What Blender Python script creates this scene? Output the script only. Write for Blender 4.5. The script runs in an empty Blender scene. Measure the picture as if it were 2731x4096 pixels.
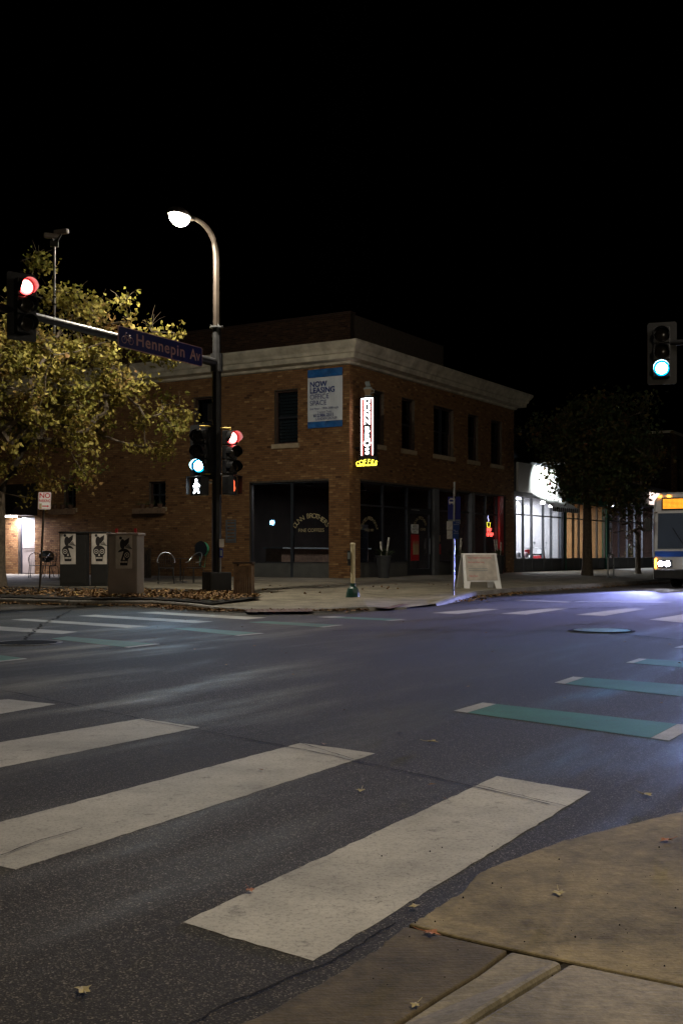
import bpy, bmesh, math, random
from mathutils import Vector, Matrix
RND = random.Random(11)
scn = bpy.context.scene
COL = scn.collection

# ------------------------------------------------------------------ camera
FPX, CX, HY, CAM_H = 4551.1, 1365.5, 2217.0, 1.1      # 40 mm lens on a 2731 x 4096 frame
cam = bpy.data.cameras.new('camera'); camo = bpy.data.objects.new('camera', cam); COL.objects.link(camo)
cam.lens = 40.0; cam.sensor_width = 36.0; cam.sensor_fit = 'AUTO'
cam.shift_y = (HY - 2048.0) / 4096.0
cam.clip_start = 0.05; cam.clip_end = 1500
camo.location = (0, 0, CAM_H); camo.rotation_euler = (math.pi / 2, 0, 0)
scn.camera = camo

# ------------------------------------------------------------------ night sky, faint moonlight, exposure
world = bpy.data.worlds.new('World'); scn.world = world; world.use_nodes = True
wn = world.node_tree.nodes; wn.clear()
wo = wn.new('ShaderNodeOutputWorld'); wb = wn.new('ShaderNodeBackground'); ws = wn.new('ShaderNodeTexSky')
ws.sky_type = 'NISHITA'; ws.sun_disc = False
ws.sun_elevation = math.radians(-6); ws.sun_rotation = math.radians(200)
wb.inputs['Strength'].default_value = 0.004
world.node_tree.links.new(ws.outputs[0], wb.inputs[0]); world.node_tree.links.new(wb.outputs[0], wo.inputs[0])
moon = bpy.data.lights.new('moon', 'SUN'); moon.energy = 0.012; moon.angle = math.radians(0.5); moon.color = (0.8, 0.88, 1.0)
mo = bpy.data.objects.new('moon', moon); COL.objects.link(mo); mo.rotation_euler = (math.radians(40), 0, math.radians(-35))
scn.view_settings.view_transform = 'Standard'; scn.view_settings.look = 'None'
scn.view_settings.exposure = 0.0; scn.view_settings.gamma = 1.0
scn.view_settings.use_curve_mapping = False
scn.cycles.use_denoising = True
scn.cycles.max_bounces = 4; scn.cycles.diffuse_bounces = 2; scn.cycles.glossy_bounces = 2; scn.cycles.volume_bounces = 0
scn.cycles.transparent_max_bounces = 10
scn.cycles.sample_clamp_indirect = 4.0; scn.cycles.sample_clamp_direct = 0.0
scn.cycles.caustics_reflective = False; scn.cycles.caustics_refractive = False

LAMP_W = 800.0       # visible street lamp
LAMP_NEAR_W = 800.0  # street lamp on the near corner, behind the camera
LAMP_OPP_W = 560.0
HEAD_W = 13500.0

# ------------------------------------------------------------------ projection helpers (pixel of the photo -> real place)
def gp(x, y, z=0.0):
    s = (z - CAM_H) / ((HY - y) / FPX)
    return Vector(((x - CX) / FPX * s, s, z))
def at(x, y, d): return Vector(((x - CX) / FPX * d, d, CAM_H + (HY - y) / FPX * d))
UZ = Vector((0, 0, 1))
A1 = math.radians(31.0)
U1 = Vector((math.sin(A1), math.cos(A1), 0)); U2 = Vector((-math.cos(A1), math.sin(A1), 0))
C0 = Vector((0.265, 38.3, 0.0))
GZ = 0.30                                             # pavement level at the facades
FRR = (C0, U1, -U2, UZ)                               # right face: x along the street, y outwards
FRL = (C0, U2, -U1, UZ)                               # left face: x to the left, y outwards
def tx(x):
    r = (x - CX) / FPX; return (C0.y * r - C0.x) / (U1.x - U1.y * r)
def sx(x):
    r = (x - CX) / FPX; return (C0.y * r - C0.x) / (U2.x - U2.y * r)
def P(fr, x, y, z): return fr[0] + fr[1] * x + fr[2] * y + fr[3] * z
def frame(o, ang, z=None):
    c, s = math.cos(ang), math.sin(ang)
    return (Vector(o), Vector((c, s, 0)), Vector((-s, c, 0)), UZ)

# ------------------------------------------------------------------ object helpers
def tag(o, label=None, cat=None, group=None, kind=None):
    if label: o['label'] = label
    if cat: o['category'] = cat
    if group: o['group'] = group
    if kind: o['kind'] = kind
    return o
def empty(name, loc, label=None, cat=None, group=None, kind=None):
    o = bpy.data.objects.new(name, None); COL.objects.link(o); o.location = loc
    o.empty_display_size = 0.2
    return tag(o, label, cat, group, kind)
def wloc(o):
    v = Vector((0, 0, 0))
    while o is not None:
        v += Vector(o.location); o = o.parent
    return v

class MB:
    def __init__(s): s.v = []; s.f = []; s.c = []; s.cur = 0.5
    def poly(s, pts):
        b = len(s.v); s.v += [Vector(p) for p in pts]; s.f.append(tuple(range(b, b + len(pts)))); s.c.append(s.cur); return s
    def box(s, fr, x0, x1, y0, y1, z0, z1, skip=()):
        b = len(s.v)
        for z in (z0, z1):
            for (x, y) in ((x0, y0), (x1, y0), (x1, y1), (x0, y1)): s.v.append(P(fr, x, y, z))
        q = {'b': (0, 3, 2, 1), 't': (4, 5, 6, 7), 'y0': (0, 1, 5, 4), 'x1': (1, 2, 6, 5), 'y1': (2, 3, 7, 6), 'x0': (3, 0, 4, 7)}
        for k, f in q.items():
            if k in skip: continue
            s.f.append(tuple(b + i for i in f)); s.c.append(s.cur)
        return s
    def prism(s, fr, pts, y0, y1):
        """outline (x,z) in frame, extruded along frame y"""
        n = len(pts); b = len(s.v)
        for y in (y0, y1):
            for (x, z) in pts: s.v.append(P(fr, x, y, z))
        s.f.append(tuple(range(b, b + n))); s.f.append(tuple(range(b + 2 * n - 1, b + n - 1, -1)))
        for i in range(n): s.f.append((b + i, b + (i + 1) % n, b + n + (i + 1) % n, b + n + i))
        s.c += [s.cur] * (n + 2); return s
    def tube(s, path, rad, n=8, cap=True):
        path = [Vector(p) for p in path]
        if not isinstance(rad, (list, tuple)): rad = [rad] * len(path)
        rings = []
        for i, p in enumerate(path):
            if i == 0: d = path[1] - path[0]
            elif i == len(path) - 1: d = path[-1] - path[-2]
            else: d = (path[i + 1] - path[i]).normalized() + (path[i] - path[i - 1]).normalized()
            if d.length < 1e-9: d = Vector((0, 0, 1))
            d.normalize()
            a = Vector((0, 0, 1)) if abs(d.z) < 0.9 else Vector((1, 0, 0))
            e1 = d.cross(a).normalized(); e2 = d.cross(e1)
            b = len(s.v); rings.append(b)
            for k in range(n):
                t = 2 * math.pi * k / n
                s.v.append(p + (e1 * math.cos(t) + e2 * math.sin(t)) * rad[i])
        for i in range(len(path) - 1):
            for k in range(n):
                k2 = (k + 1) % n
                s.f.append((rings[i] + k, rings[i] + k2, rings[i + 1] + k2, rings[i + 1] + k)); s.c.append(s.cur)
        if cap:
            s.f.append(tuple(rings[0] + k for k in range(n))); s.f.append(tuple(rings[-1] + k for k in reversed(range(n)))); s.c += [s.cur] * 2
        return s
    def lathe(s, c, prof, n=16, ax=None):
        """profile of (radius, height) turned about axis ax through c"""
        c = Vector(c); ax = Vector(ax).normalized() if ax is not None else UZ
        a = Vector((0, 0, 1)) if abs(ax.z) < 0.9 else Vector((1, 0, 0))
        e1 = ax.cross(a).normalized(); e2 = ax.cross(e1); rr = []
        for (r, h) in prof:
            b = len(s.v); rr.append(b)
            for k in range(n):
                t = 2 * math.pi * k / n
                s.v.append(c + ax * h + (e1 * math.cos(t) + e2 * math.sin(t)) * r)
        for i in range(len(prof) - 1):
            for k in range(n):
                k2 = (k + 1) % n
                s.f.append((rr[i] + k, rr[i] + k2, rr[i + 1] + k2, rr[i + 1] + k)); s.c.append(s.cur)
        s.f.append(tuple(rr[0] + k for k in range(n))); s.f.append(tuple(rr[-1] + k for k in reversed(range(n)))); s.c += [s.cur] * 2
        return s
    def build(s, name, mat, parent=None, loc=None, smooth=False, attr=False, recalc=True, bevel=0.0, kind=None):
        base = wloc(parent) if parent is not None else Vector(loc if loc is not None else (0, 0, 0))
        me = bpy.data.meshes.new(name)
        me.from_pydata([tuple(p - base) for p in s.v], [], s.f)
        if attr:
            a = me.attributes.new('tone', 'FLOAT', 'FACE'); a.data.foreach_set('value', s.c)
        if recalc:
            bm = bmesh.new(); bm.from_mesh(me); bmesh.ops.recalc_face_normals(bm, faces=bm.faces); bm.to_mesh(me); bm.free()
        if smooth:
            me.polygons.foreach_set('use_smooth', [True] * len(me.polygons))
        me.materials.append(mat)
        o = bpy.data.objects.new(name, me); COL.objects.link(o)
        if parent is not None: o.parent = parent
        else: o.location = base
        if bevel > 0:
            m = o.modifiers.new('bevel', 'BEVEL'); m.width = bevel; m.segments = 2; m.limit_method = 'ANGLE'
        if smooth:
            try: me.set_sharp_from_angle(angle=math.radians(42))
            except Exception: pass
        if kind: o['kind'] = kind
        return o

def text_into(mb, body, size, o, ex, ey, align='CENTER', outline=0.0, extrude=0.0, bold=0.0, sx_=1.0, spacing=1.0):
    """lettering as real mesh, laid in the plane (ex, ey)"""
    cu = bpy.data.curves.new('lettering', 'FONT'); cu.body = body; cu.size = size; cu.align_x = align
    cu.resolution_u = 4; cu.space_character = spacing
    if outline > 0: cu.fill_mode = 'NONE'; cu.bevel_depth = outline; cu.bevel_resolution = 1
    else: cu.extrude = extrude; cu.offset = bold
    ob = bpy.data.objects.new('lettering', cu); COL.objects.link(ob)
    dg = bpy.context.evaluated_depsgraph_get(); dg.update()
    me = ob.evaluated_get(dg).to_mesh()
    ex = Vector(ex).normalized() * sx_; ey = Vector(ey).normalized(); ez = ex.cross(ey).normalized(); o = Vector(o)
    b = len(mb.v)
    for v in me.vertices: mb.v.append(o + ex * v.co.x + ey * v.co.y + ez * v.co.z)
    for p in me.polygons: mb.f.append(tuple(b + i for i in p.vertices)); mb.c.append(mb.cur)
    ob.evaluated_get(dg).to_mesh_clear()
    bpy.data.objects.remove(ob); bpy.data.curves.remove(cu)
    return mb
def arc_text(mb, body, size, o, ex, ey, radius, span):
    n = len(body); ex = Vector(ex).normalized(); ey = Vector(ey).normalized(); o = Vector(o)
    for i, ch in enumerate(body):
        if ch == ' ': continue
        a = math.radians(span) * (0.5 - i / (n - 1))
        r = ey * math.cos(a) - ex * math.sin(a); t = ex * math.cos(a) + ey * math.sin(a)
        text_into(mb, ch, size, o + r * radius - ey * radius, t, r)
    return mb

# ------------------------------------------------------------------ procedural materials
def nt(name):
    m = bpy.data.materials.new(name); m.use_nodes = True
    n = m.node_tree.nodes; return m, n, m.node_tree.links, n['Principled BSDF']
def mat(name, col, rough=0.6, metal=0.0, var=0.12, scale=6.0, bump=0.0, bscale=40.0, spec=0.5, col2=None, rvar=0.0):
    m, n, l, b = nt(name)
    tc = n.new('ShaderNodeTexCoord'); no = n.new('ShaderNodeTexNoise'); no.inputs['Scale'].default_value = scale; no.inputs['Detail'].default_value = 5
    l.new(tc.outputs['Object'], no.inputs['Vector'])
    rp = n.new('ShaderNodeValToRGB'); l.new(no.outputs['Fac'], rp.inputs['Fac'])
    c = Vector(col); d = Vector(col2) if col2 else c * (1 + var)
    a = c * (1 - var)
    rp.color_ramp.elements[0].position = 0.3; rp.color_ramp.elements[1].position = 0.7
    rp.color_ramp.elements[0].color = (*[max(0, x) for x in a], 1); rp.color_ramp.elements[1].color = (*[min(1, x) for x in d], 1)
    l.new(rp.outputs[0], b.inputs['Base Color'])
    b.inputs['Roughness'].default_value = rough; b.inputs['Metallic'].default_value = metal
    b.inputs['Specular IOR Level'].default_value = spec
    if rvar > 0:
        mr = n.new('ShaderNodeMapRange'); l.new(no.outputs['Fac'], mr.inputs[0]); mr.inputs[1].default_value = 0.3; mr.inputs[2].default_value = 0.7
        mr.inputs[3].default_value = rough - rvar; mr.inputs[4].default_value = rough + rvar; l.new(mr.outputs[0], b.inputs['Roughness'])
    if bump > 0:
        n2 = n.new('ShaderNodeTexNoise'); n2.inputs['Scale'].default_value = bscale; n2.inputs['Detail'].default_value = 4
        l.new(tc.outputs['Object'], n2.inputs['Vector'])
        bp = n.new('ShaderNodeBump'); bp.inputs['Strength'].default_value = bump; bp.inputs['Distance'].default_value = 0.02
        l.new(n2.outputs['Fac'], bp.inputs['Height']); l.new(bp.outputs[0], b.inputs['Normal'])
    return m
def emis(name, col, strength, base=None, radial=None):
    m, n, l, b = nt(name)
    b.inputs['Base Color'].default_value = (*(base or col), 1); b.inputs['Roughness'].default_value = 0.4
    b.inputs['Emission Color'].default_value = (*col, 1)
    no = n.new('ShaderNodeTexNoise'); no.inputs['Scale'].default_value = 9.0
    tc = n.new('ShaderNodeTexCoord'); l.new(tc.outputs['Object'], no.inputs['Vector'])
    mr = n.new('ShaderNodeMapRange'); l.new(no.outputs['Fac'], mr.inputs[0])
    mr.inputs[3].default_value = strength * 0.85; mr.inputs[4].default_value = strength * 1.15
    l.new(mr.outputs[0], b.inputs['Emission Strength'])
    return m
def ramp_attr(name, stops, rough=0.8, bump=0.0, bscale=60, noise=0.25, nscale=4.0, translucent=0.0, spec=0.3):
    m, n, l, b = nt(name)
    at_ = n.new('ShaderNodeAttribute'); at_.attribute_name = 'tone'
    tc = n.new('ShaderNodeTexCoord'); no = n.new('ShaderNodeTexNoise'); no.inputs['Scale'].default_value = nscale; no.inputs['Detail'].default_value = 6
    l.new(tc.outputs['Object'], no.inputs['Vector'])
    ad = n.new('ShaderNodeMath'); ad.operation = 'MULTIPLY_ADD'; l.new(no.outputs['Fac'], ad.inputs[0]); ad.inputs[1].default_value = noise
    l.new(at_.outputs['Fac'], ad.inputs[2])
    sb = n.new('ShaderNodeMath'); sb.operation = 'SUBTRACT'; l.new(ad.outputs[0], sb.inputs[0]); sb.inputs[1].default_value = noise * 0.5
    rp = n.new('ShaderNodeValToRGB'); l.new(sb.outputs[0], rp.inputs['Fac'])
    while len(rp.color_ramp.elements) < len(stops): rp.color_ramp.elements.new(0.5)
    for e, (p, c) in zip(rp.color_ramp.elements, stops): e.position = p; e.color = (*c, 1)
    l.new(rp.outputs[0], b.inputs['Base Color']); b.inputs['Roughness'].default_value = rough; b.inputs['Specular IOR Level'].default_value = spec
    if bump > 0:
        n2 = n.new('ShaderNodeTexNoise'); n2.inputs['Scale'].default_value = bscale; l.new(tc.outputs['Object'], n2.inputs['Vector'])
        bp = n.new('ShaderNodeBump'); bp.inputs['Strength'].default_value = bump; bp.inputs['Distance'].default_value = 0.01
        l.new(n2.outputs['Fac'], bp.inputs['Height']); l.new(bp.outputs[0], b.inputs['Normal'])
    if translucent > 0:
        tr = n.new('ShaderNodeBsdfTranslucent'); l.new(rp.outputs[0], tr.inputs['Color'])
        mx = n.new('ShaderNodeMixShader'); mx.inputs[0].default_value = translucent
        l.new(b.outputs[0], mx.inputs[1]); l.new(tr.outputs[0], mx.inputs[2]); l.new(mx.outputs[0], n['Material Output'].inputs['Surface'])
    return m
def glass(name, tint=(0.75, 0.8, 0.85), rough=0.0, boost=1.45):
    m, n, l, b = nt(name); n.remove(b)
    t = n.new('ShaderNodeBsdfTransparent'); t.inputs[0].default_value = (*tint, 1)
    g = n.new('ShaderNodeBsdfGlossy'); g.inputs['Roughness'].default_value = rough
    lw = n.new('ShaderNodeLayerWeight'); lw.inputs[0].default_value = 0.5
    pw_ = n.new('ShaderNodeMath'); pw_.operation = 'POWER'; l.new(lw.outputs['Facing'], pw_.inputs[0]); pw_.inputs[1].default_value = 4.0
    f = n.new('ShaderNodeMapRange'); l.new(pw_.outputs[0], f.inputs[0]); f.inputs[3].default_value = 0.03 * boost; f.inputs[4].default_value = 0.55
    no = n.new('ShaderNodeTexNoise'); no.inputs['Scale'].default_value = 1.3
    bp = n.new('ShaderNodeBump'); bp.inputs['Strength'].default_value = 0.02; bp.inputs['Distance'].default_value = 0.02
    l.new(no.outputs['Fac'], bp.inputs['Height']); l.new(bp.outputs[0], g.inputs['Normal'])
    mx = n.new('ShaderNodeMixShader'); l.new(f.outputs[0], mx.inputs[0]); l.new(t.outputs[0], mx.inputs[1]); l.new(g.outputs[0], mx.inputs[2])
    l.new(mx.outputs[0], n['Material Output'].inputs['Surface'])
    return m

def asphalt_mat():
    m, n, l, b = nt('asphalt')
    tc = n.new('ShaderNodeTexCoord')
    big = n.new('ShaderNodeTexNoise'); big.inputs['Scale'].default_value = 0.22; big.inputs['Detail'].default_value = 5
    mq = n.new('ShaderNodeMapping'); mq.inputs['Rotation'].default_value = (0, 0, A1); l.new(tc.outputs['Object'], mq.inputs[0])
    mp = n.new('ShaderNodeMapping'); mp.inputs['Scale'].default_value = (1.6, 0.28, 1); l.new(mq.outputs[0], mp.inputs[0]); l.new(mp.outputs[0], big.inputs['Vector'])
    fine = n.new('ShaderNodeTexVoronoi'); fine.inputs['Scale'].default_value = 210; l.new(tc.outputs['Object'], fine.inputs['Vector'])
    no2 = n.new('ShaderNodeTexNoise'); no2.inputs['Scale'].default_value = 38; no2.inputs['Detail'].default_value = 8; no2.inputs['Roughness'].default_value = 0.75
    l.new(tc.outputs['Object'], no2.inputs['Vector'])
    rp = n.new('ShaderNodeValToRGB'); l.new(big.outputs['Fac'], rp.inputs['Fac'])
    e = rp.color_ramp.elements; e[0].position = 0.38; e[0].color = (0.018, 0.0158, 0.014, 1); e[1].position = 0.62; e[1].color = (0.043, 0.039, 0.035, 1)
    # aggregate chips: each stone its own tone, a few light ones
    r2 = n.new('ShaderNodeValToRGB'); l.new(fine.outputs['Color'], r2.inputs['Fac'])
    e = r2.color_ramp.elements; e[0].position = 0.15; e[0].color = (0.45, 0.44, 0.43, 1); e[1].position = 0.95; e[1].color = (7.5, 7.3, 6.9, 1)
    k = e.new(0.7); k.color = (1.05, 1.03, 1.0, 1)
    mx = n.new('ShaderNodeMix'); mx.data_type = 'RGBA'; mx.blend_type = 'MULTIPLY'; mx.inputs[0].default_value = 0.85
    l.new(rp.outputs[0], mx.inputs[6]); l.new(r2.outputs[0], mx.inputs[7])
    r3 = n.new('ShaderNodeValToRGB'); l.new(no2.outputs['Fac'], r3.inputs['Fac'])
    e = r3.color_ramp.elements; e[0].position = 0.35; e[0].color = (0.7, 0.7, 0.7, 1); e[1].position = 0.65; e[1].color = (1.25, 1.25, 1.25, 1)
    m3 = n.new('ShaderNodeMix'); m3.data_type = 'RGBA'; m3.blend_type = 'MULTIPLY'; m3.inputs[0].default_value = 1
    l.new(mx.outputs[2], m3.inputs[6]); l.new(r3.outputs[0], m3.inputs[7])
    l.new(m3.outputs[2], b.inputs['Base Color'])
    pol = n.new('ShaderNodeTexNoise'); pol.inputs['Scale'].default_value = 0.9; pol.inputs['Detail'].default_value = 7; pol.inputs['Roughness'].default_value = 0.65; l.new(mp.outputs[0], pol.inputs['Vector'])
    mr = n.new('ShaderNodeMapRange'); l.new(pol.outputs['Fac'], mr.inputs[0]); mr.inputs[1].default_value = 0.48; mr.inputs[2].default_value = 0.72
    mr.inputs[3].default_value = 0.8; mr.inputs[4].default_value = 0.47; l.new(mr.outputs[0], b.inputs['Roughness'])
    b.inputs['Specular IOR Level'].default_value = 0.32
    bp = n.new('ShaderNodeBump'); bp.inputs['Strength'].default_value = 0.3; bp.inputs['Distance'].default_value = 0.003
    l.new(fine.outputs['Distance'], bp.inputs['Height'])
    b2 = n.new('ShaderNodeBump'); b2.inputs['Strength'].default_value = 0.12; b2.inputs['Distance'].default_value = 0.006
    l.new(no2.outputs['Fac'], b2.inputs['Height']); l.new(bp.outputs[0], b2.inputs['Normal']); l.new(b2.outputs[0], b.inputs['Normal'])
    return m
def paint_mat(name, col, wear=0.4):
    m, n, l, b = nt(name)
    tc = n.new('ShaderNodeTexCoord'); a = n.new('ShaderNodeTexNoise'); a.inputs['Scale'].default_value = 1.1; a.inputs['Detail'].default_value = 9; a.inputs['Roughness'].default_value = 0.7
    f = n.new('ShaderNodeTexNoise'); f.inputs['Scale'].default_value = 60; f.inputs['Detail'].default_value = 6; f.inputs['Roughness'].default_value = 0.8
    l.new(tc.outputs['Object'], a.inputs['Vector']); l.new(tc.outputs['Object'], f.inputs['Vector'])
    rp = n.new('ShaderNodeValToRGB'); l.new(a.outputs['Fac'], rp.inputs['Fac']); c = Vector(col)
    e = rp.color_ramp.elements; e[0].position = 0.3; e[0].color = (*(c * 0.5), 1); e[1].position = 0.62; e[1].color = (*c, 1)
    r2 = n.new('ShaderNodeValToRGB'); l.new(f.outputs['Fac'], r2.inputs['Fac'])
    e = r2.color_ramp.elements; e[0].position = 0.3; e[0].color = (1 - wear, 1 - wear, 1 - wear, 1); e[1].position = 0.5; e[1].color = (1, 1, 1, 1)
    mx = n.new('ShaderNodeMix'); mx.data_type = 'RGBA'; mx.blend_type = 'MULTIPLY'; mx.inputs[0].default_value = 1
    l.new(rp.outputs[0], mx.inputs[6]); l.new(r2.outputs[0], mx.inputs[7])
    v = n.new('ShaderNodeTexVoronoi'); v.inputs['Scale'].default_value = 26; v.feature = 'F1'; l.new(tc.outputs['Object'], v.inputs['Vector'])
    r4 = n.new('ShaderNodeValToRGB'); l.new(v.outputs['Distance'], r4.inputs['Fac'])      # dark pits where the paint is gone
    e = r4.color_ramp.elements; e[0].position = 0.05; e[0].color = (0.3, 0.29, 0.28, 1); e[1].position = 0.12; e[1].color = (1, 1, 1, 1)
    m5 = n.new('ShaderNodeMix'); m5.data_type = 'RGBA'; m5.blend_type = 'MULTIPLY'; m5.inputs[0].default_value = 0.6
    l.new(mx.outputs[2], m5.inputs[6]); l.new(r4.outputs[0], m5.inputs[7])
    wn_ = n.new('ShaderNodeTexNoise'); wn_.inputs['Scale'].default_value = 7; wn_.inputs['Detail'].default_value = 12; wn_.inputs['Roughness'].default_value = 0.85; l.new(tc.outputs['Object'], wn_.inputs['Vector'])
    wr_ = n.new('ShaderNodeValToRGB'); l.new(wn_.outputs['Fac'], wr_.inputs['Fac']); e = wr_.color_ramp.elements; e[0].position = 0.55; e[0].color = (0, 0, 0, 1); e[1].position = 0.66; e[1].color = (0.85, 0.85, 0.85, 1)
    m6 = n.new('ShaderNodeMix'); m6.data_type = 'RGBA'; l.new(wr_.outputs[0], m6.inputs[0]); l.new(m5.outputs[2], m6.inputs[6]); m6.inputs[7].default_value = (0.06, 0.056, 0.05, 1)
    l.new(m6.outputs[2], b.inputs['Base Color']); b.inputs['Roughness'].default_value = 0.7
    bp = n.new('ShaderNodeBump'); bp.inputs['Strength'].default_value = 0.3; bp.inputs['Distance'].default_value = 0.004
    l.new(f.outputs['Fac'], bp.inputs['Height']); l.new(bp.outputs[0], b.inputs['Normal'])
    return m
def concrete_mat(name, c1, c2, joints=0.0, ang=0.0):
    m, n, l, b = nt(name)
    tc = n.new('ShaderNodeTexCoord'); a = n.new('ShaderNodeTexNoise'); a.inputs['Scale'].default_value = 1.6; a.inputs['Detail'].default_value = 10; a.inputs['Roughness'].default_value = 0.72
    br = n.new('ShaderNodeTexNoise'); br.inputs['Scale'].default_value = 5; br.inputs['Detail'].default_value = 6
    mp = n.new('ShaderNodeMapping'); mp.inputs['Rotation'].default_value = (0, 0, ang); mp.inputs['Scale'].default_value = (2.0, 22, 1)
    l.new(tc.outputs['Object'], mp.inputs[0]); l.new(mp.outputs[0], br.inputs['Vector']); l.new(tc.outputs['Object'], a.inputs['Vector'])
    rp = n.new('ShaderNodeValToRGB'); l.new(a.outputs['Fac'], rp.inputs['Fac'])
    e = rp.color_ramp.elements; e[0].position = 0.38; e[0].color = (*c1, 1); e[1].position = 0.62; e[1].color = (*c2, 1)
    r2 = n.new('ShaderNodeValToRGB'); l.new(br.outputs['Fac'], r2.inputs['Fac'])
    e = r2.color_ramp.elements; e[0].position = 0.3; e[0].color = (0.92, 0.92, 0.92, 1); e[1].position = 0.7; e[1].color = (1.05, 1.05, 1.05, 1)
    mx = n.new('ShaderNodeMix'); mx.data_type = 'RGBA'; mx.blend_type = 'MULTIPLY'; mx.inputs[0].default_value = 1
    l.new(rp.outputs[0], mx.inputs[6]); l.new(r2.outputs[0], mx.inputs[7])
    gn = n.new('ShaderNodeTexNoise'); gn.inputs['Scale'].default_value = 28; gn.inputs['Detail'].default_value = 10; gn.inputs['Roughness'].default_value = 0.8; l.new(tc.outputs['Object'], gn.inputs['Vector'])
    rg_ = n.new('ShaderNodeValToRGB'); l.new(gn.outputs['Fac'], rg_.inputs['Fac']); e = rg_.color_ramp.elements; e[0].position = 0.36; e[0].color = (0.62, 0.62, 0.62, 1); e[1].position = 0.62; e[1].color = (1.2, 1.2, 1.2, 1)
    mg = n.new('ShaderNodeMix'); mg.data_type = 'RGBA'; mg.blend_type = 'MULTIPLY'; mg.inputs[0].default_value = 1; l.new(mx.outputs[2], mg.inputs[6]); l.new(rg_.outputs[0], mg.inputs[7]); mx = mg
    sp = n.new('ShaderNodeTexVoronoi'); sp.inputs['Scale'].default_value = 34; l.new(tc.outputs['Object'], sp.inputs['Vector'])
    r4 = n.new('ShaderNodeValToRGB'); l.new(sp.outputs['Distance'], r4.inputs['Fac'])
    e = r4.color_ramp.elements; e[0].position = 0.035; e[0].color = (0.25, 0.22, 0.2, 1); e[1].position = 0.09; e[1].color = (1, 1, 1, 1)
    m5 = n.new('ShaderNodeMix'); m5.data_type = 'RGBA'; m5.blend_type = 'MULTIPLY'; m5.inputs[0].default_value = 0.4
    l.new(mx.outputs[2], m5.inputs[6]); l.new(r4.outputs[0], m5.inputs[7])
    l.new(m5.outputs[2], b.inputs['Base Color']); b.inputs['Roughness'].default_value = 0.82
    f = n.new('ShaderNodeTexNoise'); f.inputs['Scale'].default_value = 90; f.inputs['Detail'].default_value = 5; l.new(tc.outputs['Object'], f.inputs['Vector'])
    bp = n.new('ShaderNodeBump'); bp.inputs['Strength'].default_value = 0.35; bp.inputs['Distance'].default_value = 0.006
    ad = n.new('ShaderNodeMath'); l.new(f.outputs['Fac'], ad.inputs[0]); l.new(br.outputs['Fac'], ad.inputs[1])
    l.new(ad.outputs[0], bp.inputs['Height']); l.new(bp.outputs[0], b.inputs['Normal'])
    return m

M = {}
M['asphalt'] = asphalt_mat()
M['paint'] = paint_mat('road_paint_white', (0.55, 0.535, 0.51), 0.6)
M['green'] = paint_mat('road_paint_green', (0.05, 0.205, 0.14), 0.6)
M['conc'] = concrete_mat('concrete_warm', (0.105, 0.085, 0.045), (0.30, 0.245, 0.14), ang=-0.25)
M['conc2'] = concrete_mat('concrete_grey', (0.13, 0.115, 0.08), (0.29, 0.255, 0.19), ang=0.35)
M['conc3'] = concrete_mat('concrete_brown', (0.055, 0.043, 0.025), (0.14, 0.11, 0.068), ang=-0.2)
M['kerb'] = concrete_mat('kerb_concrete', (0.2, 0.19, 0.17), (0.34, 0.32, 0.29))
M['soil'] = mat('dark_joint_soil', (0.018, 0.015, 0.012), 0.95, var=0.4, scale=30, bump=0.5)
M['tar'] = mat('patch_tar', (0.022, 0.021, 0.02), 0.8, var=0.5, scale=60, bump=0.5, bscale=160, rvar=0.05, spec=0.03)
M['tactile'] = mat('rusty_tactile_plate', (0.11, 0.055, 0.035), 0.7, var=0.3, scale=9, bump=0.3)
M['brick'] = ramp_attr('buff_brick', [(0.0, (0.08, 0.035, 0.016)), (0.35, (0.185, 0.09, 0.036)), (0.7, (0.24, 0.128, 0.054)), (1.0, (0.38, 0.23, 0.105))], 0.85, 0.4, 50, 0.16)
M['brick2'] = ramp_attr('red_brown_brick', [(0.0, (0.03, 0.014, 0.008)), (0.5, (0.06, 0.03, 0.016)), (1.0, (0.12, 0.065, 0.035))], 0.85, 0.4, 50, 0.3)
M['mortar'] = mat('mortar', (0.085, 0.065, 0.048), 0.95, var=0.3, scale=12, bump=0.3, bscale=80)
M['stone'] = mat('cornice_stone', (0.5, 0.45, 0.35), 0.8, var=0.3, scale=2.5, bump=0.25, bscale=25, col2=(0.64, 0.59, 0.48))
M['sill'] = mat('sandstone_sill', (0.38, 0.3, 0.2), 0.85, var=0.2, scale=5, bump=0.2)
M['roofing'] = mat('roof_felt', (0.03, 0.03, 0.03), 0.95)
M['frame_dark'] = mat('dark_window_frame', (0.022, 0.024, 0.03), 0.45, var=0.2)
M['frame_grey'] = mat('grey_shopfront_frame', (0.10, 0.105, 0.115), 0.5, var=0.2)
M['frame_brown'] = mat('brown_window_frame', (0.05, 0.028, 0.02), 0.6, var=0.25)
M['glass'] = glass('window_glass'); M['glass_dark'] = glass('dark_window_glass', (0.62, 0.66, 0.72), 0.0, 1.6)
M['blind'] = mat('window_blind', (0.12, 0.13, 0.11), 0.7, var=0.15, scale=20)
M['dark'] = mat('dark_interior', (0.035, 0.03, 0.027), 0.9, var=0.3, scale=2)
M['bulkhead'] = mat('shopfront_panel', (0.09, 0.09, 0.085), 0.6, var=0.15, scale=3)
M['black'] = mat('black_paint', (0.012, 0.012, 0.013), 0.45, var=0.3, scale=8, rvar=0.08)
M['polebrown'] = mat('bronze_pole_paint', (0.045, 0.035, 0.027), 0.42, 0.4, var=0.18, scale=5)
M['steel'] = mat('galvanised_steel', (0.42, 0.43, 0.44), 0.34, 0.9, var=0.15, scale=12, rvar=0.1)
M['gold'] = mat('yellow_bracket_paint', (0.55, 0.38, 0.08), 0.45, 0.2, var=0.15)
M['white'] = mat('white_enamel', (0.72, 0.72, 0.72), 0.4, var=0.05)
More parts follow.
